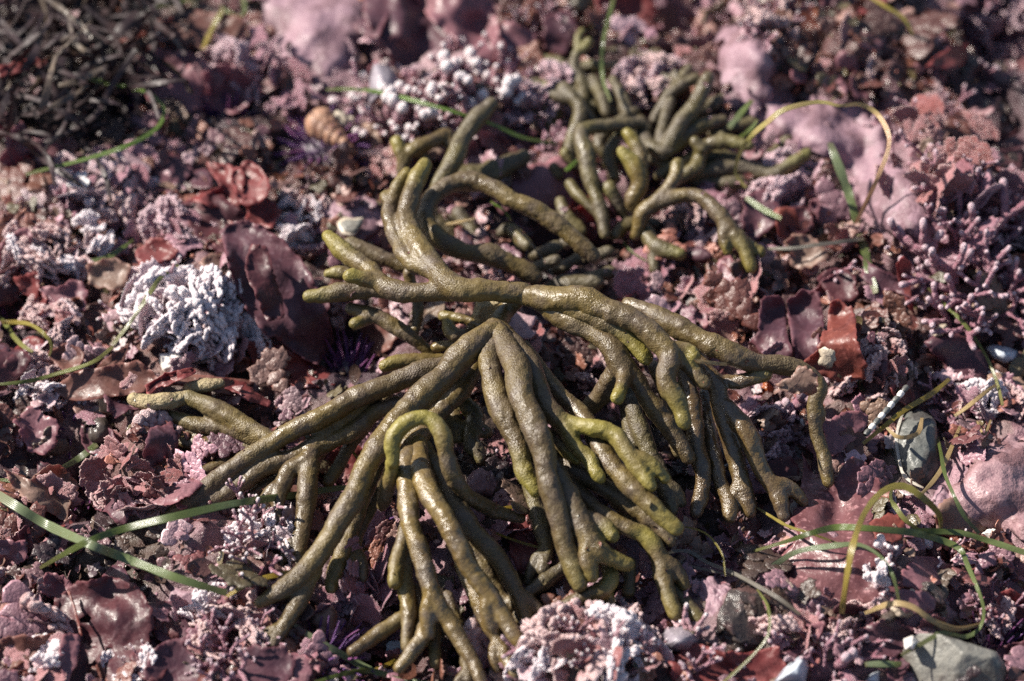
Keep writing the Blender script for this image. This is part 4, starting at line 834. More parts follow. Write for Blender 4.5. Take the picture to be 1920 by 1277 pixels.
urchin(255, 190, 36, 60, 40, 'dark urchin beside the dark strap tuft', sink=4)
urchin(350, 440, 40, 60, 44, 'dark purple urchin beneath the mauve blades', sink=7)

# ------------------------------------------------------------------ leafy red algae
SH = [ # outline, material, label, lift, tilt, ruffle, curl
 ([(283, 178), (330, 148), (372, 124), (410, 150), (392, 196), (345, 212), (308, 213)], 'pink_blade', 'mauve leaf left of the upper urchin', 8, (0, 4), 1.6, 1),
 ([(385, 140), (435, 128), (474, 138), (480, 180), (440, 206), (400, 204)], 'pink_blade', 'dusky pink leaf touching the upper left coralline', 9, (0, 4), 1.8, 1.5),
 ([(296, 42), (370, 28), (445, 36), (452, 70), (400, 92), (330, 82)], 'brown_blade', 'brown streaked leaf at the top left', 8, (0, 6), 1.5, 1),
 ([(262, 112), (300, 92), (352, 104), (382, 128), (330, 152), (288, 168), (262, 150)], 'pink_blade', 'reddish leaf between strap tuft and mauve leaf', 6, (0, 4), 1.8, 1),
 ([(440, 318), (468, 305), (492, 322), (505, 352), (480, 378), (455, 372), (440, 345)], 'red_blade', 'bright red curled leaf standing at left of centre', 12, (5, 8), 2.2, 3),
 ([(392, 318), (425, 312), (448, 335), (452, 372), (425, 388), (385, 384), (352, 374), (390, 360), (415, 345)], 'red_blade', 'salmon red frilled leaf beside the bright red one', 9, (2, 3), 2.5, 2.5),
 ([(462, 380), (500, 370), (525, 395), (510, 425), (478, 420)], 'red_blade', 'small glossy red leaf below the bright red one', 7, (0, 2), 2, 2),
 ([(345, 388), (400, 372), (445, 388), (480, 425), (478, 455), (425, 470), (372, 432)], 'dark_blade', 'dark mauve leaf below the salmon red frill', 6, (0, 3), 1.6, 1),
 ([(425, 445), (470, 430), (515, 445), (562, 495), (602, 560), (613, 628), (585, 664), (540, 645), (490, 605), (452, 545)], 'mauve_blade', 'big dark purple leaf overhanging the hollow left of centre', 14, (2, 5), 2.0, 2),
 ([(478, 462), (500, 470), (516, 515), (528, 580), (500, 590), (478, 540), (462, 498)], 'dark_blade', 'narrow dark leaf with frilled edge on the big purple one', 19, (0, 4), 1.5, 1.5),
 ([(470, 640), (530, 655), (600, 690), (618, 716), (560, 722), (490, 708)], 'red_blade', 'dark red leaf in the shade under the purple leaf', 5, (0, 2), 1, .5),
 ([(676, 610), (720, 590), (742, 625), (720, 655), (690, 678), (678, 650)], 'brown_blade', 'red-brown leaf behind the short grey finger', 4, (0, 5), 1, .5),
 ([(118, 728), (160, 700), (210, 688), (262, 680), (300, 702), (380, 706), (460, 716), (420, 738), (330, 722), (250, 738), (160, 748)], 'brown_blade', 'long speckled brown leaf above the worn branch end', 8, (0, 5), 1.6, 1.5),
 ([(275, 722), (310, 702), (350, 694), (362, 700), (330, 716), (295, 726), (280, 742)], 'red_blade', 'curled red-brown leaf lying on the speckled leaf', 13, (0, 3), 1.5, 2.5),
 ([(400, 715), (440, 712), (500, 750), (496, 758), (450, 742)], 'red_blade', 'thin red stalk-like leaf beside the worn branch', 8, (0, 1), .6, .5),
 ([(93, 662), (125, 652), (152, 660), (150, 692), (120, 698)], 'brown_blade', 'rounded brown leaf near the left edge', 9, (0, 4), 1.2, 1.5),
 ([(176, 700), (200, 668), (236, 652), (228, 680), (200, 698)], 'brown_blade', 'small pointed mauve-brown leaf under the grass tip', 10, (0, 4), 1, 1),
 ([(-20, 662), (45, 655), (56, 676), (25, 706), (-20, 722)], 'dark_blade', 'dark red leaf at the left edge', 8, (0, 3), 1.4, 1),
 ([(32, 518), (70, 512), (78, 545), (60, 566), (38, 545)], 'red_blade', 'small deep red leaf at the left', 8, (0, 4), 1.5, 1.5),
 ([(85, 545), (130, 530), (165, 545), (150, 575), (110, 582)], 'pink_blade', 'translucent pink leaf above the left coralline', 8, (0, 2), 1.2, 1),
 ([(165, 500), (215, 482), (240, 500), (220, 535), (180, 540)], 'tan_blade', 'pale tan leaf above the bleached clump', 8, (0, 4), 1.4, 1.5),
 ([(262, 466), (300, 448), (330, 470), (300, 492), (270, 492)], 'red_blade', 'rusty leaf at the top of the bleached clump', 9, (0, 3), 1.5, 1.5),
 ([(372, 490), (400, 478), (445, 485), (440, 505), (400, 510)], 'tan_blade', 'tan leaf right of the bleached clump top', 8, (0, 3), 1, 1),
 ([(-15, 520), (25, 510), (40, 540), (20, 575), (-15, 570)], 'dark_blade', 'dark leaf at the left edge above the urchin', 6, (0, 3), 1.2, 1),
 ([(18, 886), (60, 900), (92, 878), (122, 882), (136, 915), (120, 972), (85, 952), (45, 928)], 'tan_blade', 'curled pinkish tan leaf beside the lower left urchin', 9, (0, 4), 2.5, 3),
 ([(70, 965), (110, 960), (135, 1000), (110, 1025), (80, 1000)], 'mauve_blade', 'grey-mauve leaf under the first grass blade', 6, (0, 2), 1.4, .5),
 ([(33, 795), (70, 770), (110, 800), (100, 840), (55, 850)], 'pink_blade', 'dusky leaf near the left edge below the grass', 6, (0, 2), 1.4, .5),
 ([(75, 1105), (90, 1080), (120, 1075), (132, 1100), (110, 1122), (95, 1128)], 'pink_blade', 'star-lobed rosy leaf on a thin red stalk', 9, (0, 4), 1.4, 1.5),
 ([(118, 1120), (180, 1090), (232, 1092), (272, 1150), (275, 1215), (235, 1285), (130, 1285), (128, 1200)], 'dark_blade', 'large maroon leaf with holes at the bottom left', 7, (0, 5), 2, 1),
 ([(-20, 1212), (50, 1195), (108, 1190), (118, 1230), (60, 1240), (-20, 1262)], 'brown_blade', 'folded brown leaf at the bottom left edge', 8, (0, 8), 1.4, 1.5),
 ([(118, 1195), (145, 1200), (140, 1250), (125, 1285), (112, 1240)], 'pink_blade', 'narrow pinkish fold on the maroon leaf', 14, (0, 4), 1, 1),
 ([(280, 1230), (330, 1205), (372, 1240), (365, 1290), (285, 1290)], 'mauve_blade', 'blurred mauve leaf at the bottom edge', 9, (0, 4), 1.5, 1),
 ([(452, 1235), (480, 1212), (525, 1216), (545, 1245), (520, 1290), (450, 1290)], 'mauve_blade', 'smooth mauve leaf at the bottom below the brown arm', 9, (0, 3), 1.2, 1),
 ([(545, 1240), (575, 1228), (590, 1250), (575, 1290), (548, 1290)], 'pink_blade', 'pink leaf scrap at the bottom edge', 7, (0, 3), 1.2, 1),
 ([(605, 870), (650, 835), (705, 850), (700, 885), (650, 905), (615, 900)], 'red_blade', 'feathery dark red leaf between two brown arms', 4, (0, 3), 1.5, .5),
 ([(485, 905), (520, 890), (530, 925), (500, 940)], 'red_blade', 'small red leaf under the crossing grass blade', 5, (0, 2), 1, .5),
 ([(958, 972), (1000, 980), (1018, 1085), (980, 1080), (955, 1040)], 'red_blade', 'glossy dark red leaf between the front sheaves', 2, (0, 3), 1, .5),
 ([(1268, 1245), (1310, 1213), (1360, 1228), (1420, 1224), (1455, 1216), (1460, 1290), (1290, 1290)], 'red_blade', 'glossy wine-red leaf at the bottom right of centre', 4, (0, 4), 1.2, .8),
 ([(1512, 872), (1530, 900), (1560, 905), (1592, 868), (1620, 882), (1642, 925), (1625, 985), (1655, 1030), (1682, 1075), (1660, 1125), (1600, 1152), (1510, 1152), (1478, 1115), (1470, 1055), (1500, 1005), (1482, 962), (1512, 925)], 'glitter_blade', 'wide glistening wine-red blade spread at the lower right', 5, (0, 2), 1.5, .6),
 ([(1740, 642), (1775, 630), (1810, 636), (1852, 672), (1868, 722), (1835, 728), (1795, 722), (1778, 694)], 'mauve_blade', 'glossy mauve folded leaf near the right edge', 10, (-3, 6), 1.0, -2),
 ([(1558, 576), (1572, 560), (1588, 566), (1602, 605), (1618, 660), (1622, 708), (1588, 716), (1545, 700), (1506, 684), (1540, 640)], 'orange_blade', 'orange-red leaf with pale patches standing at the right', 12, (0, 9), 1.2, 1.5),
 ([(1480, 566), (1502, 556), (1532, 560), (1536, 622), (1526, 684), (1494, 684), (1488, 620)], 'mauve_blade', 'upright grey-mauve leaf left of the orange leaf', 10, (0, 9), 1.0, .8),
 ([(1428, 568), (1450, 560), (1466, 566), (1474, 620), (1476, 672), (1440, 668), (1408, 640), (1430, 620)], 'mauve_blade', 'upright mauve leaf with ragged top above the right arm', 10, (0, 8), 1.0, .8),
 ([(1545, 790), (1590, 778), (1622, 785), (1612, 815), (1580, 840), (1552, 846)], 'pink_blade', 'wet shining lilac leaf right of the drooping arm', 8, (-6, 3), .8, .5),
 ([(1452, 722), (1480, 700), (1510, 690), (1532, 705), (1528, 735), (1500, 745), (1470, 738)], 'tan_blade', 'ruffled dry brown leaf lying on the right arm', 36, (0, 3), 3.0, 0),
 ([(1682, 500), (1695, 486), (1708, 505), (1706, 545), (1714, 585), (1700, 570), (1690, 535)], 'red_blade', 'slim dark red leaf by the narrow pink ledge', 10, (0, 8), .8, .5),
 ([(1622, 488), (1650, 505), (1700, 522), (1730, 520), (1745, 545), (1710, 556), (1650, 545), (1618, 520)], 'mauve_blade', 'wide mauve leaf in front of the narrow ledge', 8, (0, 4), 1.2, .8),
 ([(1475, 455), (1500, 440), (1530, 450), (1545, 480), (1520, 500), (1490, 490)], 'tan_blade', 'pale tan leaf scrap below the broad grass blade', 9, (0, 5), 1.6, 1.5),
 ([(1535, 520), (1560, 500), (1600, 520), (1605, 550), (1560, 560)], 'dark_blade', 'dark shining leaf above the orange leaf', 8, (0, 4), 1.6, 1),
 ([(1455, 400), (1475, 388), (1500, 402), (1502, 430), (1470, 438)], 'orange_blade', 'rust-orange leaf at the foot of the broad grass blade', 9, (0, 5), 1.4, 1),
 ([(1395, 380), (1430, 365), (1455, 385), (1450, 430), (1410, 450), (1392, 420)], 'mauve_blade', 'curled mauve leaf right of the drooping forked arm', 7, (0, 4), 1.4, 1.5),
 ([(1640, 985), (1665, 965), (1685, 975), (1690, 1010), (1660, 1018), (1640, 1005)], 'orange_blade', 'rusty three-cornered leaf over crossing grass blades', 14, (0, 4), 1, .8),
 ([(1870, 1125), (1895, 1105), (1930, 1120), (1930, 1165), (1890, 1150)], 'red_blade', 'rust red leaf at the lower right edge', 7, (0, 3), 1.4, 1),
 ([(1690, 1070), (1720, 1050), (1765, 1055), (1770, 1090), (1735, 1100), (1700, 1095)], 'pink_blade', 'mauve crusty leaf below the small white coral', 6, (0, 3), 1.2, .6),
 ([(1690, 1112), (1735, 1108), (1760, 1125), (1752, 1152), (1700, 1150), (1680, 1130)], 'pink_blade', 'pale rimmed pink leaf above the straw blade', 8, (0, 2), .8, .6),
 ([(1590, 1190), (1660, 1165), (1720, 1180), (1700, 1220), (1640, 1240), (1595, 1230)], 'mauve_blade', 'violet-mauve leaf left of the angular stone', 3, (0, 2), 1, .5),
 ([(1360, 1240), (1420, 1238), (1500, 1215), (1480, 1250), (1420, 1285), (1370, 1285)], 'mauve_blade', 'mauve leaf behind the blue mussel shell', 3, (0, 2), 1, .5),
 ([(690, -20), (780, -20), (838, 40), (835, 120), (790, 150), (735, 110), (705, 55)], 'mauve_blade', 'blurred slate-mauve leaf at the top', 8, (0, 6), 2, 1),
 ([(775, -20), (900, -20), (935, 50), (940, 110), (880, 100), (825, 45)], 'pink_blade', 'blurred rose-red leaf at the top', 11, (0, 6), 2.5, 1.5),
 ([(920, 70), (965, 40), (1000, 75), (985, 125), (940, 125)], 'pink_blade', 'blurred pink leaf beside the top seaweed', 8, (0, 5), 1.6, 1),
 ([(1020, 40), (1055, 20), (1085, 60), (1060, 105), (1020, 95)], 'mauve_blade', 'blurred mauve leaf at the top centre', 7, (0, 5), 1.6, 1),
 ([(1130, -10), (1210, -15), (1230, 25), (1170, 40), (1135, 30)], 'red_blade', 'blurred red leaf at the top right of centre', 8, (0, 5), 1.6, 1),
 ([(900, 270), (975, 250), (1000, 290), (950, 320), (900, 310)], 'mauve_blade', 'shaded mauve leaf behind the open loop', 4, (0, 3), 1.2, .5),
 ([(965, 320), (1040, 300), (1075, 350), (1060, 420), (1010, 400), (970, 360)], 'pink_blade', 'shaded pink leaf right of the open loop', 3, (0, 3), 1.2, .5),
 ([(1150, 500), (1200, 495), (1235, 520), (1200, 540), (1155, 530)], 'dark_blade', 'dark red leaf above the white pebble', 3, (0, 3), 1.2, .5),
 ([(840, 760), (870, 768), (884, 775), (862, 790)], 'pink_blade', 'tiny pink leaf scrap seen between brown arms', 16, (0, 2), .4, .3),
 ([(1780, 90), (1815, 82), (1812, 110), (1780, 125), (1745, 122)], 'red_blade', 'blurred dark red leaf at the top right', 18, (0, 4), 1.2, 1),
 ([(0, 128), (40, 112), (84, 108), (78, 128), (40, 136), (0, 142)], 'red_blade', 'red leaf scrap caught in the strap tuft', 26, (0, 2), 1, 1),
 ([(1330, 1060), (1375, 1050), (1400, 1075), (1370, 1095), (1335, 1090)], 'pink_blade', 'dull pink leaf under the silver stems', 3, (0, 2), 1.2, .5),
 ([(1440, 870), (1480, 860), (1500, 900), (1480, 930), (1445, 915)], 'dark_blade', 'dark leaf left of the drooping arm tip', 4, (0, 3), 1.2, .5),
]
for (ol, mt, lb, lf, tl, rf, cu) in SH:
    lo_ = sheet('red_algae_leaf', ol, mt, lb, lf, tl, rf, cu, grow=1.0 if lb.startswith(('orange', 'ruffled')) else 1.12, holes=((160, 1160, 9), (158, 1200, 8), (205, 1225, 10)) if 'holes' in lb else ())
    if lb.startswith('orange-red'): orange_leaf = lo_
sheet('pale_patch', [(1530, 655), (1555, 640), (1572, 668), (1560, 700), (1535, 690)], 'shell_cream', '', parent=orange_leaf, lift=10.6, tilt=(0, 9), ruf=.6, grow=.8, lf_k=1, thick=.0003)
sheet('pale_patch', [(1590, 600), (1598, 612), (1606, 650), (1598, 655), (1590, 630)], 'shell_cream', '', parent=orange_leaf, lift=11.5, tilt=(0, 9), ruf=.5, grow=.8, lf_k=1, thick=.0003)

# ------------------------------------------------------------------ surfgrass and other ribbons
GR = [ # points, lifts, material, label, twist, roll
 ([(-20, 918, 20), (35, 952, 22), (90, 985, 21), (170, 1021, 20), (230, 1045, 19), (330, 1083, 20), (425, 1112, 17)], [16, 19, 23, 19, 16, 13], 'teal', 'wide grey-green grass blade running down from the left edge', .1, 0),
 ([(75, 1065, 8), (125, 1036, 14), (170, 1013, 16), (230, 992, 18), (330, 968, 19), (440, 944, 18), (540, 930, 16), (640, 915, 13), (712, 914, 9)], [14, 22, 25, 23, 21, 18, 16, 13], 'green', 'green grass blade crossing over the wide one and under brown arms', .12, 0),
 ([(160, 146, 10), (241, 165, 10), (280, 174, 8), (307, 207, 8), (293, 241, 10), (241, 272, 11), (165, 297, 10), (48, 327, 8)], [14, 20, 25, 25, 20, 14], 'bright', 'curved bright green blade below the strap tuft', .2, 0),
 ([(230, 30, 9), (300, 12, 10), (345, 2, 10), (400, -8, 10)], [12, 12, 12], 'green', 'green blade at the top left edge', .1, 0),
 ([(376, 102, 12), (390, 70, 12), (405, 40, 14), (419, 17, 10)], [6, 12, 18], 'yellow', 'short yellow-tipped blade standing at the top left', .1, .3),
 ([(455, -10, 9), (458, 25, 9), (440, 30, 8), (415, 12, 8)], [10, 10, 9], 'green', 'thin green blade bending at the top', .1, 0),
 ([(334, 497, 8), (300, 522, 10), (269, 568, 11), (240, 610, 10), (212, 646, 8)], [14, 17, 14, 12], 'olive', 'olive blade lying across the bleached coralline clump', .15, 0),
 ([(-15, 722, 7), (50, 715, 9), (103, 702, 10), (172, 680, 11), (212, 650, 8)], [12, 14, 14, 13], 'olive', 'thin olive blade running in from the left edge', .15, 0),
 ([(-15, 606, 9), (20, 604, 10), (55, 608, 10), (82, 625, 9), (97, 648, 7), (92, 668, 6)], [10, 16, 18, 14, 10], 'yellow', 'yellow looped blade at the left edge', .2, 0),
 ([(-15, 585, 9), (8, 605, 11), (28, 634, 11), (45, 650, 10), (62, 660, 7)], [10, 11, 10], 'olive', 'short olive blade beneath the yellow loop', .2, 0),
 ([(250, 450, 6), (225, 468, 12), (193, 486, 15), (162, 492, 8)], [9, 10, 8], 'green', 'dark green blade scrap above the tan leaf', .1, 0),
 ([(182, 832, 14), (150, 858, 15), (112, 880, 9)], [8, 8, 6], 'green', 'short dark green blade near the turban snail', .1, 0),
 ([(-15, 898, 6), (20, 902, 9), (45, 910, 6)], [8, 9], 'green', 'stub of green blade at the left edge', .1, 0),
 ([(422, 1122, 8), (445, 1105, 13), (480, 1088, 15), (520, 1078, 15), (560, 1071, 14), (600, 1058, 14), (645, 1040, 14), (720, 1023, 10)], [8, 8, 7, 5, 4, 4], 'ochre', 'ochre blade passing under the brown arms', .1, 0),
 ([(552, 1172, 8), (585, 1195, 14), (618, 1214, 15), (670, 1243, 14), (721, 1266, 12), (800, 1282, 10)], [8, 10, 9, 7], 'teal', 'grey-green blade at the bottom below the brown arm', .15, 0),
 ([(590, 1280, 9), (650, 1262, 12), (700, 1258, 12), (745, 1272, 9)], [8, 10, 8], 'green', 'arched dark green blade at the bottom edge', .1, 0),
 ([(700, 1256, 8), (730, 1245, 12), (756, 1228, 7)], [7, 8, 6], 'ochre', 'yellowish blade scrap at the bottom', .1, 0),
 ([(645, 822, 7), (660, 845, 7), (672, 862, 6)], [20, 18, 15], 'yellow', 'short thin yellow blade lying across a brown arm', .1, 0),
 ([(612, 168, 6), (650, 167, 8), (687, 169, 9), (728, 176, 9), (807, 197, 9), (876, 217, 9), (928, 235, 9), (980, 258, 9), (1045, 270, 7)], [10, 14, 16, 16, 15, 14, 12], 'bright', 'long bright green blade crossing the pale-tipped coralline at the top', .1, 0),
 ([(1153, -15, 9), (1140, 40, 9), (1131, 80, 8), (1129, 138, 8), (1144, 190, 6)], [20, 22, 20, 16], 'green', 'thin dark green blade hanging from the top edge', .1, 0),
 ([(1366, 240, 12), (1388, 214, 18), (1410, 188, 14)], [14, 18, 20], 'teal', 'short pale green blade left of the yellow arch', .1, .2),
 ([(1385, 260, 9), (1410, 240, 11), (1420, 225, 8)], [14, 16], 'green', 'small green blade scrap beside the short pale one', .1, .2),
 ([(1400, 352, 7), (1380, 327, 7), (1385, 292, 8), (1408, 256, 11), (1440, 228, 15), (1472, 205, 15), (1534, 191, 11), (1572, 198, 8), (1613, 196, 10), (1644, 213, 10), (1664, 246, 10), (1666, 278, 10), (1645, 335, 10), (1624, 380, 10), (1605, 418, 8)], [10, 22, 32, 38, 40, 40, 38, 34, 24, 10], 'arch', 'tall arching yellow blade turning orange at the upper right', .25, .15),
 ([(1556, 268, 15), (1572, 310, 21), (1585, 345, 22), (1598, 385, 22), (1606, 418, 18)], [16, 18, 16, 12], 'teal', 'broad grey-green blade standing under the yellow arch', .1, .2),
 ([(1612, 440, 14), (1620, 465, 20), (1628, 500, 21), (1642, 550, 14)], [8, 9, 8], 'green', 'short green blade stub below the broad one', .1, .2),
 ([(1398, 370, 12), (1430, 392, 16), (1465, 410, 10)], [12, 13], 'teal', 'grey-green blade across the curled mauve leaf', .1, 0),
 ([(1440, 466, 8), (1480, 466, 10), (1540, 458, 10), (1620, 448, 9)], [12, 13, 12], 'silver', 'pale flattened stem below the broad grass blade', .2, 0),
 ([(1623, -10, 7), (1660, 12, 9), (1695, 35, 9), (1712, 66, 6)], [20, 22, 18], 'yellow', 'blurred yellow blade at the top right', .1, 0),
 ([(835, 421, 5), (862, 416, 8), (892, 409, 5)], [18, 18], 'straw', 'short straw inside the open loop', .1, 0),
 ([(965, 425, 4), (990, 450, 5), (1015, 482, 5), (1035, 515, 5), (1048, 538, 4)], [22, 20, 14, 10], 'silver', 'thin grey stem below the open loop', .1, 0),
 ([(1160, 425, 3), (1166, 448, 4), (1182, 470, 4), (1212, 490, 3)], [14, 13, 11], 'green', 'hair-thin green stem behind the right arm', .1, 0),
 ([(920, 378, 5), (945, 395, 5), (958, 412, 5)], [20, 21, 18], 'bright', 'tiny green blade at the loop', .1, 0),
 ([(1060, 320, 9), (1072, 310, 11), (1082, 300, 9)], [14, 16], 'bright', 'short glossy green blade beside the top seaweed', .1, 0),
 ([(1303, 676, 8), (1330, 680, 10), (1362, 683, 9)], [41, 40, 38], 'straw', 'whitish straw fragment on the right arm', .1, 0),
 ([(1420, 1082, 12), (1454, 1058, 15), (1496, 1034, 13), (1558, 1024, 15), (1613, 1022, 11), (1654, 1047, 9), (1676, 1085, 8), (1686, 1130, 6)], [8, 12, 16, 18, 16, 10], 'teal', 'grey-green blade curving over the wide wine-red blade', .2, 0),
 ([(1405, 1036, 6), (1472, 1016, 9), (1523, 999, 13), (1568, 989, 16), (1613, 990, 15), (1654, 993, 14), (1713, 999, 15), (1765, 1013, 15), (1800, 1030, 13), (1814, 1060, 11), (1834, 1106, 11), (1845, 1145, 10), (1838, 1176, 10), (1812, 1194, 12), (1768, 1187, 13), (1728, 1207, 10), (1690, 1228, 7)], [10, 16, 20, 20, 18, 17, 14, 12, 14, 12], 'green', 'long dark green blade crossing the lower right and bending down', .2, 0),
 ([(1700, 994, 10), (1747, 996, 13), (1800, 999, 13), (1850, 1013, 14), (1940, 1042, 13)], [18, 20, 18, 16], 'green', 'green blade running out at the right edge', .1, 0),
 ([(1578, 1150, 14), (1588, 1080, 15), (1599, 1023, 15), (1620, 964, 14), (1654, 922, 15), (1692, 911, 17), (1730, 933, 15), (1760, 964, 13), (1765, 994, 8)], [8, 18, 26, 30, 30, 24, 14], 'yellow', 'golden blade arching at the lower right', .2, .2),
 ([(1672, 918, 7), (1670, 935, 10), (1682, 955, 11), (1700, 978, 11), (1730, 998, 8)], [16, 18, 16, 14], 'olive', 'olive blade curling inside the golden arch', .2, 0),
 ([(1622, 1150, 9), (1650, 1138, 13), (1680, 1131, 14), (1713, 1139, 15), (1747, 1163, 14), (1792, 1179, 13), (1840, 1170, 7)], [8, 13, 15, 14, 10], 'straw', 'dry straw-coloured blade at the lower right', .2, 0),
 ([(1758, 820, 7), (1764, 850, 8), (1772, 890, 9), (1790, 932, 9), (1808, 968, 9), (1836, 1000, 8)], [10, 12, 14, 14, 12], 'green', 'dark green blade on the rosy slab', .1, 0),
 ([(1622, 1246, 14), (1655, 1245, 17), (1690, 1246, 14)], [7, 8], 'teal', 'short blue-green blade left of the angular stone', .1, 0),
 ([(1618, 832, 8), (1661, 797, 11), (1696, 769, 13), (1747, 738, 13), (1780, 711, 8)], [10, 13, 14, 14], 'ochre', 'olive-yellow blade leaning over the slate pebble', .1, 0),
 ([(1663, 802, 8), (1680, 818, 10), (1700, 820, 11), (1722, 811, 12), (1729, 784, 8)], [14, 17, 17, 16], 'straw', 'curled yellow strip lying on the slate pebble', .15, 0),
 ([(1790, 780, 8), (1815, 762, 11), (1848, 735, 9), (1868, 722, 7)], [10, 13, 14], 'straw', 'brown straw leaning on the rosy coral', .1, 0),
 ([(1832, 790, 5), (1845, 815, 6), (1858, 788, 5)], [10, 12], 'straw', 'thin bent straw at the right', .1, 0),
 ([(1725, 930, 8), (1755, 895, 12), (1775, 860, 12), (1800, 800, 8)], [8, 9, 9], 'straw', 'flat brown straw behind the slate pebble', .1, 0),
 ([(1252, 1037, 4), (1270, 1033, 7), (1295, 1035, 8), (1325, 1054, 8), (1367, 1071, 9), (1408, 1092, 10), (1460, 1122, 10), (1500, 1152, 7)], [14, 14, 14, 14, 12, 10], 'silver', 'silvery looped stem right of the front sheaf', .1, 0),
 ([(1252, 1040, 4), (1275, 1054, 6), (1305, 1064, 6), (1340, 1072, 6), (1375, 1080, 5)], [13, 11, 11, 12], 'silver', 'thinner silvery stem below the looped one', .1, 0),
 ([(1285, 988, 3), (1310, 994, 4), (1332, 1007, 4), (1354, 1040, 4), (1360, 1080, 3)], [18, 22, 20, 14], 'yellow', 'hair-thin yellow blade arching past the silver stems', .1, 0),
 ([(1420, 1105, 5), (1440, 1140, 7), (1440, 1190, 7), (1408, 1232, 7), (1350, 1285, 6)], [10, 14, 14, 12, 8], 'olive', 'thin olive blade curving round the black rock', .2, 0),
 ([(1410, 946, 5), (1445, 968, 7), (1480, 988, 7), (1513, 998, 6), (1575, 1020, 4)], [10, 14, 15, 12], 'yellow', 'thin yellow stem across the wine-red blade', .1, 0),
 ([(1740, 540, 6), (1770, 570, 8), (1810, 610, 8), (1850, 670, 7), (1870, 720, 7), (1880, 760, 6)], [12, 13, 14, 12], 'olive', 'thin dark olive stem behind the mauve folded leaf', .1, 0),
 ([(935, 955, 7), (965, 950, 10), (1000, 955, 9)], [6, 6], 'ochre', 'ochre blade scrap between the front sheaves', .1, 0),
 ([(930, 1000, 5), (970, 1015, 7), (1015, 1028, 6)], [6, 7], 'ochre', 'thin ochre blade between the front sheaves', .1, 0),
 ([(1372, 930, 6), (1378, 990, 8), (1400, 1040, 6)], [5, 6], 'olive', 'narrow dark blade behind the hanging fingers', .1, 0),
]
for (pt, lf, mt, lb, tw, ro) in GR: ribbon('grass_blade' if mt != 'silver' else 'dead_stem', pt, lf, mt, lb, 'grass blade' if mt != 'silver' else 'stem', None, tw, ro)
# banded stick of dark and white rings
bs = empty('banded_stem', T(1660, 780), 'stem banded black and white beside the olive-yellow blade', 'stem')
q = P(np.linspace(1622, 1702, 10), np.linspace(816, 724, 10), samp(HZS, 1660, 770)+0.011)
for i in range(9):
    V, F, E = lathe_seg(q[i]-np.array(bs.location), q[i+1]-q[i], np.linalg.norm(q[i+1]-q[i])*.98, 6*MMPX, 0, 0)
    link('ring', build_mesh('ring', V, np.array(F)), M['white_stone' if i % 2 else 'slate'], bs)
# stalk of the star-lobed leaf
ribbon('red_stalk', [(128, 1108, 5), (138, 1135, 6), (147, 1170, 6), (152, 1190, 5)], [16, 16, 15, 15], 'orange_blade', 'thin red stalk of the star-lobed leaf', 'stem', thick=.0008)
# orange hydroid-like branchlet at the top left
ob = empty('orange_branchlet', T(290, 60), 'orange branched stalk at the top left', 'algae')
for pts in ([(205, 82, 6), (250, 70, 9), (285, 55, 8), (322, 32, 6)], [(285, 55, 8), (288, 75, 9), (276, 98, 6)], [(285, 55, 8), (272, 42, 6)]): ribbon('stalk', pts, [12, 15, 16], 'orange_blade', '', parent=ob, thick=.001)

# ------------------------------------------------------------------ the tuft of dark straps at the upper left
tuft = empty('strap_seaweed_tuft', T(100, 170), 'dark brown tuft of narrow strap seaweed in the upper left corner', 'seaweed')
big = [([(255, 92, 7), (230, 130, 14), (207, 165, 13), (172, 222, 12), (80, 270, 7)], [26, 24, 22, 16, 10], 'strap'), ([(258, 20, 16), (230, 50, 22), (195, 88, 18), (160, 115, 10)], [22, 22, 18, 12], 'strap'),
       ([(86, -5, 9), (120, 20, 12), (150, 45, 12), (172, 72, 8)], [30, 30, 28], 'strap_pale'), ([(105, 105, 10), (92, 150, 14), (85, 185, 18), (76, 210, 14)], [30, 34, 32, 28], 'strap_pale'),
       ([(165, 160, 8), (140, 178, 14), (115, 190, 13), (90, 205, 8)], [24, 26, 24], 'strap_pale'), ([(200, 124, 7), (170, 140, 14), (135, 155, 13), (110, 160, 7)], [24, 25, 22], 'strap_pale'),
       ([(128, 20, 6), (132, 50, 9), (135, 65, 8), (115, 75, 8)], [32, 32, 30], 'strap_pale'), ([(172, 236, 13), (215, 234, 14), (262, 234, 8)], [10, 9, 8], 'strap'), ([(255, 95, 6), (290, 110, 7), (325, 131, 5)], [16, 14, 12], 'strap')]
for pts, lf, mt in big: ribbon('strap', pts, lf, mt, '', parent=tuft, thick=.0007, twist=.3)
for i in range(170):
    x, y = RNG.uniform(-30, 235), RNG.uniform(-20, 285)
    if (x-60)/200+(y-100)/230 > 1.05: continue
    a = RNG.normal(-.8, .6); L = RNG.uniform(90, 210); cv = RNG.normal(0, .7); w = RNG.uniform(8, 17); pts = []
    for t in np.linspace(0, 1, 5):
        aa = a+cv*t; pts.append((x+L*t*math.cos(aa), y+L*t*math.sin(aa), w*(.7+.5*t if t < .8 else .6)))
    h = RNG.uniform(2, 22); ribbon('strap', pts, [h*.4, h, h+RNG.uniform(0, 9), h+RNG.uniform(-3, 12)], 'strap_pale' if RNG.random() < .08 else 'strap', '', parent=tuft, thick=.0006, twist=.5, roll=RNG.normal(0, .5))

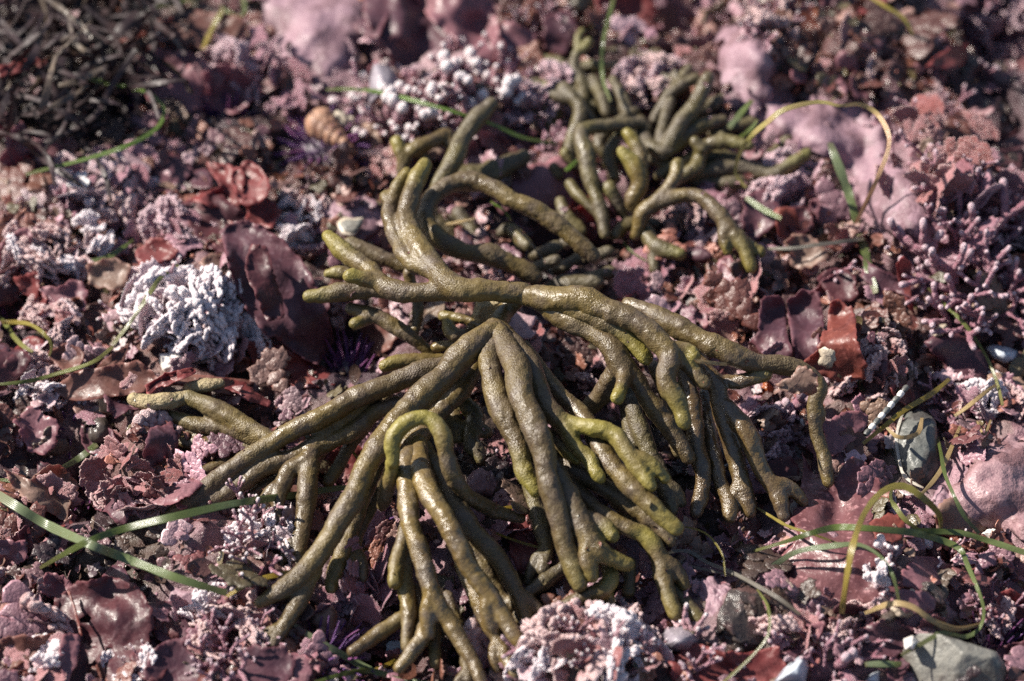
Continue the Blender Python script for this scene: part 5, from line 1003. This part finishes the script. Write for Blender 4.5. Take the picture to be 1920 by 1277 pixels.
# ------------------------------------------------------------------ coralline clumps that stand out
clump(345, 588, 85, 54, ['knob', 'whitefan', 'whitefan', 'knob', 'whitefinger'], 52, 66, 'large bleached white coralline clump at the left', 4, 1.0, .9)
clump(420, 640, 70, 45, ['pinkknob', 'knob', 'rosyfan'], 26, 52, 'pinker lower lobe of coralline under the bleached clump', 4)
clump(1110, 1225, 110, 50, ['knob', 'pinkknob', 'whitefinger', 'rosyfan', 'whitefan'], 44, 58, 'big pinkish white coralline clump at the bottom centre', 3, 1.3, .8)
clump(1290, 1250, 34, 25, ['finger', 'whitefinger'], 8, 78, 'mauve finger coralline beside the wine-red leaf', 4)
clump(755, 225, 72, 40, ['chunkfinger'], 34, 66, 'pale-tipped coralline fingers above the seaweed at upper centre', 6, 1.3, .8)
clump(895, 170, 85, 52, ['chunkfinger', 'chunkfinger', 'finger'], 40, 70, 'blurred coralline fingers with white tips behind the bright blade', 6, 1.3, .7)
clump(1000, 200, 50, 40, ['finger', 'mauveknob'], 16, 62, 'blurred coralline beside the top finger seaweed', 4, 1.1)
clump(1010, 40, 50, 30, ['finger', 'whitefinger'], 12, 62, 'blurred pale coralline tips at the top centre', 5, 1.2)
clump(1825, 550, 80, 75, ['finger'], 26, 140, 'mauve branching coralline at the right edge', 5, 1.1, .9)
clump(1745, 290, 80, 95, ['rosyleaf', 'rosyfan', 'finger', 'rosyleaf'], 40, 74, 'tall blurred mauve coralline at the upper right', 6, 1.1, .9)
clump(1830, 400, 70, 60, ['finger', 'fan'], 24, 81, 'blurred mauve coralline below the dark gap at right', 4, 1.1)
clump(1870, 80, 60, 60, ['mauveknob', 'finger'], 20, 78, 'blurred knobby coralline in the top right corner', 4)
clump(1425, 40, 55, 40, ['pinkknob', 'finger', 'whitefinger'], 22, 60, 'sunlit blurred pink coralline at the top right', 5, 1.1)
clump(1272, 412, 42, 24, ['pinkknob', 'rosyfan'], 22, 34, 'sunlit pink coralline under the drooping forked arm', 4)
clump(1240, 556, 50, 28, ['leafy', 'fan'], 14, 68, 'flat mauve coralline fronds above the right arm', 3, .5)
clump(1213, 160, 50, 40, ['mauveknob', 'pinkknob'], 22, 44, 'blurred mauve coralline nestled in the top seaweed', 4)
clump(700, 1085, 42, 60, ['leafy', 'rosyleaf'], 16, 94, 'feathery mauve coralline fronds left of the front sheaf', 5, .4, 1.1)
clump(640, 1160, 45, 35, ['leafy', 'fan'], 14, 65, 'pink lobed coralline below the brown arm', 4, .5)
clump(505, 1010, 38, 50, ['rosyfan', 'whitefan', 'knob'], 24, 44, 'glinting pale pink coralline left of the brown arm', 4)
clump(475, 1020, 30, 60, ['finger', 'whitefinger'], 14, 73, 'upright pink coralline fingers with white tips by the crossing blade', 5, 1.2)
clump(362, 1160, 20, 12, ['knob'], 12, 29, 'small brilliant white coralline knob at the lower left', 5)
clump(410, 1125, 30, 20, ['knob', 'whitefan'], 14, 34, 'greyish white coralline at the tip of the wide grass blade', 5)
clump(450, 1200, 70, 50, ['pinkknob', 'finger', 'rosyfan'], 30, 55, 'pink coralline patch at the bottom left of centre', 4)
clump(260, 1245, 34, 16, ['knob', 'whitefinger'], 12, 36, 'white knobby coralline at the bottom left', 6)
clump(420, 1250, 50, 30, ['finger'], 12, 86, 'mauve coralline fingers at the bottom edge', 5, 1.1)
clump(225, 905, 40, 55, ['rosyfan', 'rosyleaf'], 24, 55, 'leafy rosy coralline right of the lower left urchin', 6, .7)
clump(300, 910, 50, 40, ['rosyleaf', 'rosyfan', 'leafy'], 24, 49, 'brownish rosy coralline beside the pair of long arms', 4)
clump(170, 350, 90, 42, ['fan', 'leafy', 'whitefan'], 36, 60, 'lobed mauve coralline below the curved green blade', 5, .7)
clump(180, 440, 22, 46, ['knob', 'pinkknob'], 12, 34, 'column of pale round coralline plates at the left', 8)
clump(75, 490, 85, 40, ['pinkknob', 'knob', 'rosyfan', 'whitefan'], 40, 42, 'pinkish coralline bank at the left edge', 4)
clump(335, 440, 44, 34, ['fan', 'mauveknob'], 18, 47, 'mauve plated coralline left of the dark leaf', 5)
clump(90, 725, 55, 42, ['knob', 'pinkknob', 'whitefan'], 30, 36, 'white and pink coralline bits near the left edge', 5)
clump(105, 610, 28, 50, ['pinkknob', 'whitefan'], 16, 47, 'sunlit peach coralline inside the yellow loop', 4)
clump(460, 140, 50, 70, ['mauveknob', 'leafy', 'fan'], 34, 52, 'mauve coralline cushion at the upper left of the boulder', 5)
clump(530, 170, 48, 36, ['leafy', 'fan'], 18, 57, 'mauve lobed coralline in front of the boulder', 4)
clump(560, 450, 36, 22, ['knob', 'mauveknob'], 12, 39, 'glinting knobby coralline above the yellow-tipped arm', 3)
clump(575, 395, 40, 24, ['pinkknob', 'knob'], 14, 34, 'pink glinting coralline left of the scarred pebble', 3)
clump(715, 325, 40, 22, ['rosyfan', 'pinkknob'], 14, 39, 'salmon coralline left of the upright arms', 3)
clump(1490, 360, 50, 36, ['fan', 'mauveknob'], 18, 57, 'mauve coralline under the yellow arch', 4)
clump(1483, 770, 26, 22, ['stick', 'rosyleaf'], 6, 65, 'pink jointed coralline sprig by the drooping arm', 5)
clump(1380, 545, 60, 50, ['rosyfan', 'pinkknob', 'rosyleaf'], 34, 34, 'dark pink coralline scrub above the right arm', 3)
clump(1660, 680, 46, 60, ['pinkknob', 'rosyfan'], 28, 31, 'gritty pink and tan coralline mound at the right', 4)
clump(1855, 755, 50, 24, ['knob', 'pinkknob'], 14, 42, 'sunlit pink coralline beads at the right edge', 6)
clump(1790, 760, 30, 40, ['finger', 'leafy'], 12, 57, 'mauve coralline left of the sunlit beads', 3)
clump(1778, 1050, 20, 18, ['whitefinger', 'whitestick'], 6, 49, 'small bright white coralline sprig on the lower right', 10)
clump(1647, 1095, 12, 32, ['knob', 'whitestick'], 8, 36, 'white beaded coralline column on the wine-red blade edge', 9)
clump(1668, 1030, 6, 26, ['whitestick'], 3, 57, 'white jointed stick under the rusty leaf', 9)
clump(1860, 1165, 50, 34, ['pinkknob', 'finger'], 16, 49, 'pink coralline near the urchin at the right', 5)
clump(1590, 1180, 50, 24, ['rosyleaf', 'pinkknob'], 16, 39, 'rusty coralline below the wine-red blade', 4)
clump(1500, 1195, 60, 24, ['pinkknob', 'stick', 'rosyfan'], 14, 44, 'pink coralline above the mussel shell', 4)
clump(1560, 1250, 50, 22, ['finger', 'stick'], 12, 65, 'mauve jointed coralline at the bottom right', 4)
clump(1395, 1055, 50, 40, ['finger', 'leafy'], 12, 52, 'mauve coralline right of the hanging fingers', 3)
clump(1440, 830, 40, 60, ['mauveknob', 'leafy'], 16, 44, 'mauve scrub between the hanging fingers and drooping arm', 3)
clump(30, 1000, 60, 80, ['rosyleaf', 'rosyfan'], 30, 49, 'rust-pink coralline bush at the lower left edge', 6)
clump(90, 1150, 60, 40, ['rosyleaf', 'leafy'], 16, 52, 'dull red coralline above the folded brown leaf', 4)
clump(60, 1255, 60, 20, ['rosyfan', 'knob'], 14, 52, 'pink coralline in the bottom left corner', 8)
clump(1090, 700, 60, 50, ['rosyfan', 'pinkknob'], 16, 34, 'dark red coralline scrub in the gap between sheaves', 2)
clump(940, 530, 22, 12, ['rosyfan'], 10, 23, 'small dark red frill growing on the holdfast', 26)

# ------------------------------------------------------------------ scattered single coralline sprigs, then turf too dense to count
BLOCK = [(345, 590, 150, 100), (610, 280, 80, 35), (172, 925, 55, 50), (660, 700, 60, 45), (575, 75, 105, 80), (1395, 130, 60, 75), (1640, 320, 75, 120), (1868, 920, 85, 85), (1783, 1250, 90, 50), (1722, 838, 44, 70),
         (1550, 1020, 100, 120), (657, 412, 60, 36), (110, 130, 150, 120), (1395, 1155, 50, 45), (200, 1180, 90, 80), (530, 550, 70, 80), (1505, 215, 90, 50), (1080, 480, 80, 40), (1200, 800, 90, 120), (1870, 215, 70, 50)]
def in_leaf(px, py, rows=None):
    r = np.zeros(px.shape, bool)
    for row in (SH if rows is None else rows):
        o = np.array(row[0], float); a = np.zeros(px.shape, bool)
        for (x1, y1), (x2, y2) in zip(o, np.roll(o, -1, 0)):
            a ^= ((y1 > py) != (y2 > py)) & (px < (x2-x1)*(py-y1)/(y2-y1+1e-12)+x1)
        r |= a
    return r
def blocked(x, y): return bool(in_leaf(np.array(x), np.array(y), SLABS)) or any(((x-a)/c)**2+((y-b2)/d)**2 < 1 for a, b2, c, d in BLOCK)
LAND = [(100, 150, 'near the dark strap tuft'), (340, 590, 'near the bleached white clump'), (575, 70, 'near the crusted rock at the top left'), (460, 350, 'near the bright red leaf'), (615, 250, 'near the whelk shell'), (172, 925, 'near the lower left urchin'), (540, 560, 'near the big purple leaf'),
        (230, 1010, 'near the crossing grass blades'), (190, 1180, 'near the holed maroon leaf'), (420, 1150, 'near the tip of the wide grass blade'), (600, 1150, 'below the thick brown arm'), (870, 1210, 'near the front sheaf tips'), (1110, 1230, 'near the bottom pinkish clump'), (1275, 1200, 'near the purple limpet'),
        (1395, 1150, 'near the wet black rock'), (1490, 1245, 'near the blue mussel shell'), (1780, 1240, 'near the angular grey stone'), (1560, 1020, 'near the wide wine-red blade'), (1720, 840, 'near the slate oval pebble'), (1870, 920, 'near the rosy slab'), (1570, 640, 'near the orange leaf'), (1820, 690, 'near the glossy folded leaf'),
        (1830, 540, 'near the branching coralline at right'), (1640, 330, 'near the pink ledge under the arch'), (1580, 80, 'in the blurred top right'), (1850, 150, 'by the dark gap at upper right'), (1400, 520, 'above the right arm'), (1390, 130, 'near the pink rock at upper right'), (1220, 260, 'among the top seaweed'), (900, 140, 'near the pale-tipped fingers'),
        (880, 40, 'at the top centre'), (700, 400, 'near the scarred pebble'), (930, 400, 'near the open loop arm'), (1080, 690, 'in the gap between sheaves'), (60, 500, 'at the left edge'), (60, 720, 'near the left edge leaves'), (400, 850, 'beside the pair of long arms'), (40, 1040, 'at the lower left edge'), (1110, 40, 'near the thin hanging blade'), (1310, 50, 'behind the top seaweed'), (1450, 900, 'near the hanging fingers')]
def where(x, y): return min(LAND, key=lambda l: (l[0]-x)**2+(l[1]-y)**2)[2]
LBL = dict(leafy='mauve lobed coralline sprig', rosyfan='rosy fan-shaped coralline sprig', finger='mauve jointed coralline sprig', pinkknob='small pink knobby coralline sprig')
cnt = 0
while cnt < 295:
    x, y = RNG.uniform(-40, 1960), RNG.uniform(-30, 1300)
    if blocked(x, y): continue
    w = zone_weights(np.array(x), np.array(y)); k = max(KINDS, key=lambda q_: float(w[q_]))
    if float(w[k]) < .25: k = 'l'
    if k in 'nc' and RNG.random() < .8: continue
    kd = {'d': 'rosyfan', 'l': 'leafy', 'f': 'finger', 'r': 'pinkknob', 'b': 'rosyfan', 'n': 'leafy', 'c': 'leafy'}[k]
    if RNG.random() < .3: kd = random.choice(list(LBL))
    o = frond(kd, T(x, y, -0.0008), (np.array([0, -.35, .9])+RNG.normal(0, .45, 3)) if kd == 'finger' else np.array([RNG.normal(0, 1), RNG.normal(0, 1), .35]), -VIEWN+RNG.normal(0, .5, 3), MMPX*RNG.uniform(45, 95), name='coralline_sprig')
    tag(o, LBL[kd]+' '+where(x, y), 'coralline algae', 'scattered coralline sprigs'); cnt += 1

# ------------------------------------------------------------------ loose scraps of red algae between the corallines
SCR = [('mauve_blade', 'small grey-mauve algae scrap lying'), ('pink_blade', 'small dusky pink algae scrap lying'), ('brown_blade', 'small red-brown algae scrap lying'), ('dark_blade', 'small maroon algae scrap lying'), ('red_blade', 'small wine-red algae scrap lying'), ('tan_blade', 'small tan algae scrap lying')]
def on_fingers(x, y): return 520 < x < 1480 and 470 < y < 1150 and abs((x-1000)/480)+abs((y-800)/400) < 1.0
cnt = 0
while cnt < 150:
    x, y = RNG.uniform(-20, 1940), RNG.uniform(-20, 1295)
    if blocked(x, y) or on_fingers(x, y): continue
    mt, lb = SCR[RNG.choice(6, p=[.28, .28, .16, .14, .08, .06])]; R = RNG.uniform(18, 60); e = RNG.uniform(.45, .9); th = RNG.uniform(0, 3.1); k = RNG.integers(6, 10)
    an = np.sort(RNG.uniform(0, 6.283, k)); an = np.linspace(0, 6.283, k, endpoint=False)*.7+an*.3; rr = R*RNG.uniform(.65, 1.2, k)
    ol = [(x+r_*math.cos(a_)*math.cos(th)-e*r_*math.sin(a_)*math.sin(th), y+r_*math.cos(a_)*math.sin(th)+e*r_*math.sin(a_)*math.cos(th)) for a_, r_ in zip(an, rr)]
    sheet('algae_scrap', ol, mt, lb+' '+where(x, y), RNG.uniform(2, 6.5), (RNG.normal(0, 5), RNG.normal(3, 6)), RNG.uniform(.8, 2), RNG.uniform(-1, 2.2), group='scattered algae scraps', grow=1.0, jag=2.5); cnt += 1

def scatter(name, label, tV, tF, n, size, palette, mat, keep, pile=0.003, tilt=.8, edge=None):
    x = RNG.uniform(-0.20, 0.20, n); y = RNG.uniform(-0.175, 0.21, n); z = height_full(x, y)
    px, py, _ = project(np.column_stack([x, y, z])); w = zone_weights(px, py)
    pr = keep(w)*(0.35+0.9*np.clip(fbm(x*60, y*60, 9.1, 2)+.5, 0, 1)); ok = (RNG.random(n) < pr) & ~(in_leaf(px, py, SH+SLABS) & (RNG.random(n) < .88))
    x, y, z = x[ok], y[ok], z[ok]; w = {k: v[ok] for k, v in w.items()}; n = len(x)
    s = size*np.exp(RNG.normal(0, .35, n)); q = nrm(np.column_stack([RNG.normal(0, tilt, n), RNG.normal(-.25, tilt, n), np.ones(n)]))
    a = RNG.uniform(0, 2*np.pi, n); rx = nrm(np.cross(q, np.column_stack([np.cos(a), np.sin(a), np.zeros(n)]))); ry = np.cross(q, rx)
    R = np.stack([rx, ry, q], 2); V = np.einsum('nij,kj->nki', R, tV)*s[:, None, None]
    zz = z+s*.25+pile*RNG.random(n)**2
    V += np.column_stack([x, y, zz])[:, None, :]; k = len(tV)
    F = (tF[None]+np.arange(n)[:, None, None]*k).reshape(-1, tF.shape[1])
    c = palette(w, n, x, y)*np.exp(RNG.normal(0, .25, (n, 1)))
    me = build_mesh(name, V.reshape(-1, 3), F, smooth=False, cols=np.clip(np.repeat(c, k, 0)*(1 if edge is None else np.tile(.8+.75*edge**2, n)[:, None]), 0, .85))
    kind(link(name, me, M[mat]), 'stuff', label)
_r = np.random.default_rng(3); _m = [plate_geo((0, 0), 0, .5, .035, _r), plate_geo((0, .42), -.62, .46, .03, _r), plate_geo((0, .42), .62, .46, .03, _r), plate_geo((.02, .45), .02, .5, .03, _r)]
pv = np.vstack([q_[0] for q_ in _m]); pf = np.vstack([np.array(q_[1])+20*i for i, q_ in enumerate(_m)]); pe = np.concatenate([q_[2] for q_ in _m])
pv = np.column_stack([pv[:, 0], pv[:, 2]-.5, -pv[:, 1]+.3*(pv[:, 2]-.4)**2+.35*pv[:, 0]**2])
def colmix(opts):
    o = np.array([c for c, _ in opts]); p = np.array([q_ for _, q_ in opts]); p = p/p.sum()
    return lambda n: o[RNG.choice(len(o), n, p=p)]
MAUVE = colmix([((.33, .18, .215), 4), ((.24, .115, .145), 3), ((.45, .29, .31), 2), ((.66, .53, .53), .8), ((.15, .055, .055), 2), ((.20, .125, .09), 1.5), ((.12, .085, .06), .5), ((.28, .11, .08), 1)])
REDD = colmix([((.13, .045, .035), 4), ((.085, .04, .035), 4), ((.22, .09, .06), 2), ((.33, .19, .16), 1), ((.10, .08, .04), 1.5)])
BRWN = colmix([((.07, .045, .035), 3), ((.10, .07, .055), 2), ((.05, .03, .035), 2), ((.22, .12, .13), 1.5)])
def pal1(w, n, x, y):
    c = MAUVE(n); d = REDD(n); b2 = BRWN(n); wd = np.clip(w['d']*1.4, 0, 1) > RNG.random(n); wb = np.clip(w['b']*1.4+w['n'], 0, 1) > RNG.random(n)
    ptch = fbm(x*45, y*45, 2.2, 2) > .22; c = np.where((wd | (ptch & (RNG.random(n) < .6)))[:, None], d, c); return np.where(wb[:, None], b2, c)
dens = lambda w: np.clip(1-.93*w['c']-1.1*w['n']-.35*w['b'], .01, 1)
scatter('coralline_turf', 'mixed small coralline plates covering the reef', pv, pf, 6500, 0.0044, pal1, 'bits', dens, edge=pe, tilt=.45)
for t_, n_ in ((FAN[0], 650), (FAN[1], 650), (FAN[3], 650), (LEAFY[2], 380), (LEAFY[4], 380)):
    tv = np.empty(len(t_.vertices)*3, np.float32); t_.vertices.foreach_get('co', tv); tv = tv.reshape(-1, 3); te = np.empty(len(tv), np.float32); t_.attributes['edge'].data.foreach_get('value', te)
    tf = np.array([tuple(p_.vertices) for p_ in t_.polygons]); tv = np.column_stack([tv[:, 0], tv[:, 2]-.5, -tv[:, 1]])
    scatter('coralline_carpet', 'overlapping lobed coralline fronds carpeting the reef', tv, tf, n_, 0.0074, lambda w, n, x, y: np.minimum(pal1(w, n, x, y), (.44, .29, .32)), 'bits', dens, .0035, .5, te)
bead = ICO1*np.array([1, .8, .7])*(1+.2*vnoise(ICO1[:, 0]*3, ICO1[:, 1]*3, ICO1[:, 2]*3))[:, None]*.5
scatter('nodular_turf', 'tiny pink nodules and grit covering the reef', bead, ICO1F, 3500, 0.0011, pal1, 'wetbits', dens, .004)
cup = np.array([(-.14, -.55, 0), (.14, -.55, .02), (-.42, -.1, .12), (0, -.05, -.06), (.40, -.12, .16), (-.34, .3, .22), (.02, .32, .02), (.36, .26, .10), (-.1, .6, .3), (.16, .58, .24)])
cupf = np.array([(0, 1, 3), (0, 3, 2), (1, 4, 3), (2, 3, 6), (2, 6, 5), (3, 4, 7), (3, 7, 6), (5, 6, 8), (6, 9, 8), (6, 7, 9)])
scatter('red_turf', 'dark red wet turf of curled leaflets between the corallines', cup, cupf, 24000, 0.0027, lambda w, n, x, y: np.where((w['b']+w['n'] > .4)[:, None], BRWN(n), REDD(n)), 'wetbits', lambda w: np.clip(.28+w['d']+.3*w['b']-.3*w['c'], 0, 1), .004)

# small growths stuck to the seaweed arms
ep = np.vstack([e_[0] for e_ in EPI]); en = np.vstack([e_[1] for e_ in EPI]); up_ = en[:, 2] > .1
hold = np.exp(-(np.linalg.norm(ep-P(955, 540, .035), axis=1)/.006)**2); pr = .05+.22*(fbm(ep[:, 0]*90, ep[:, 1]*90, 6.6, 2) > .45)+hold*.8
ok = up_ & (RNG.random(len(ep)) < pr); ep, en = ep[ok], nrm(en[ok]+RNG.normal(0, .5, (int(ok.sum()), 3))); n = len(ep)
s_ = 0.0009*np.exp(RNG.normal(0, .4, n)); rx_ = nrm(np.cross(en, RNG.normal(0, 1, (n, 3)))); R_ = np.stack([rx_, np.cross(en, rx_), en], 2)
V_ = np.einsum('nij,kj->nki', R_, cup)*s_[:, None, None]+ep[:, None, :]
F_ = (cupf[None]+np.arange(n)[:, None, None]*len(cup)).reshape(-1, 3)
kind(link('clinging_specks', build_mesh('clinging_specks', V_.reshape(-1, 3), F_, smooth=False, cols=np.repeat(np.clip(np.where(RNG.random((n, 1)) < .6, REDD(n)*1.3, MAUVE(n)), 0, .6), len(cup), 0)), M['wetbits']), 'stuff', 'tiny red and pink growths clinging to the seaweed arms')
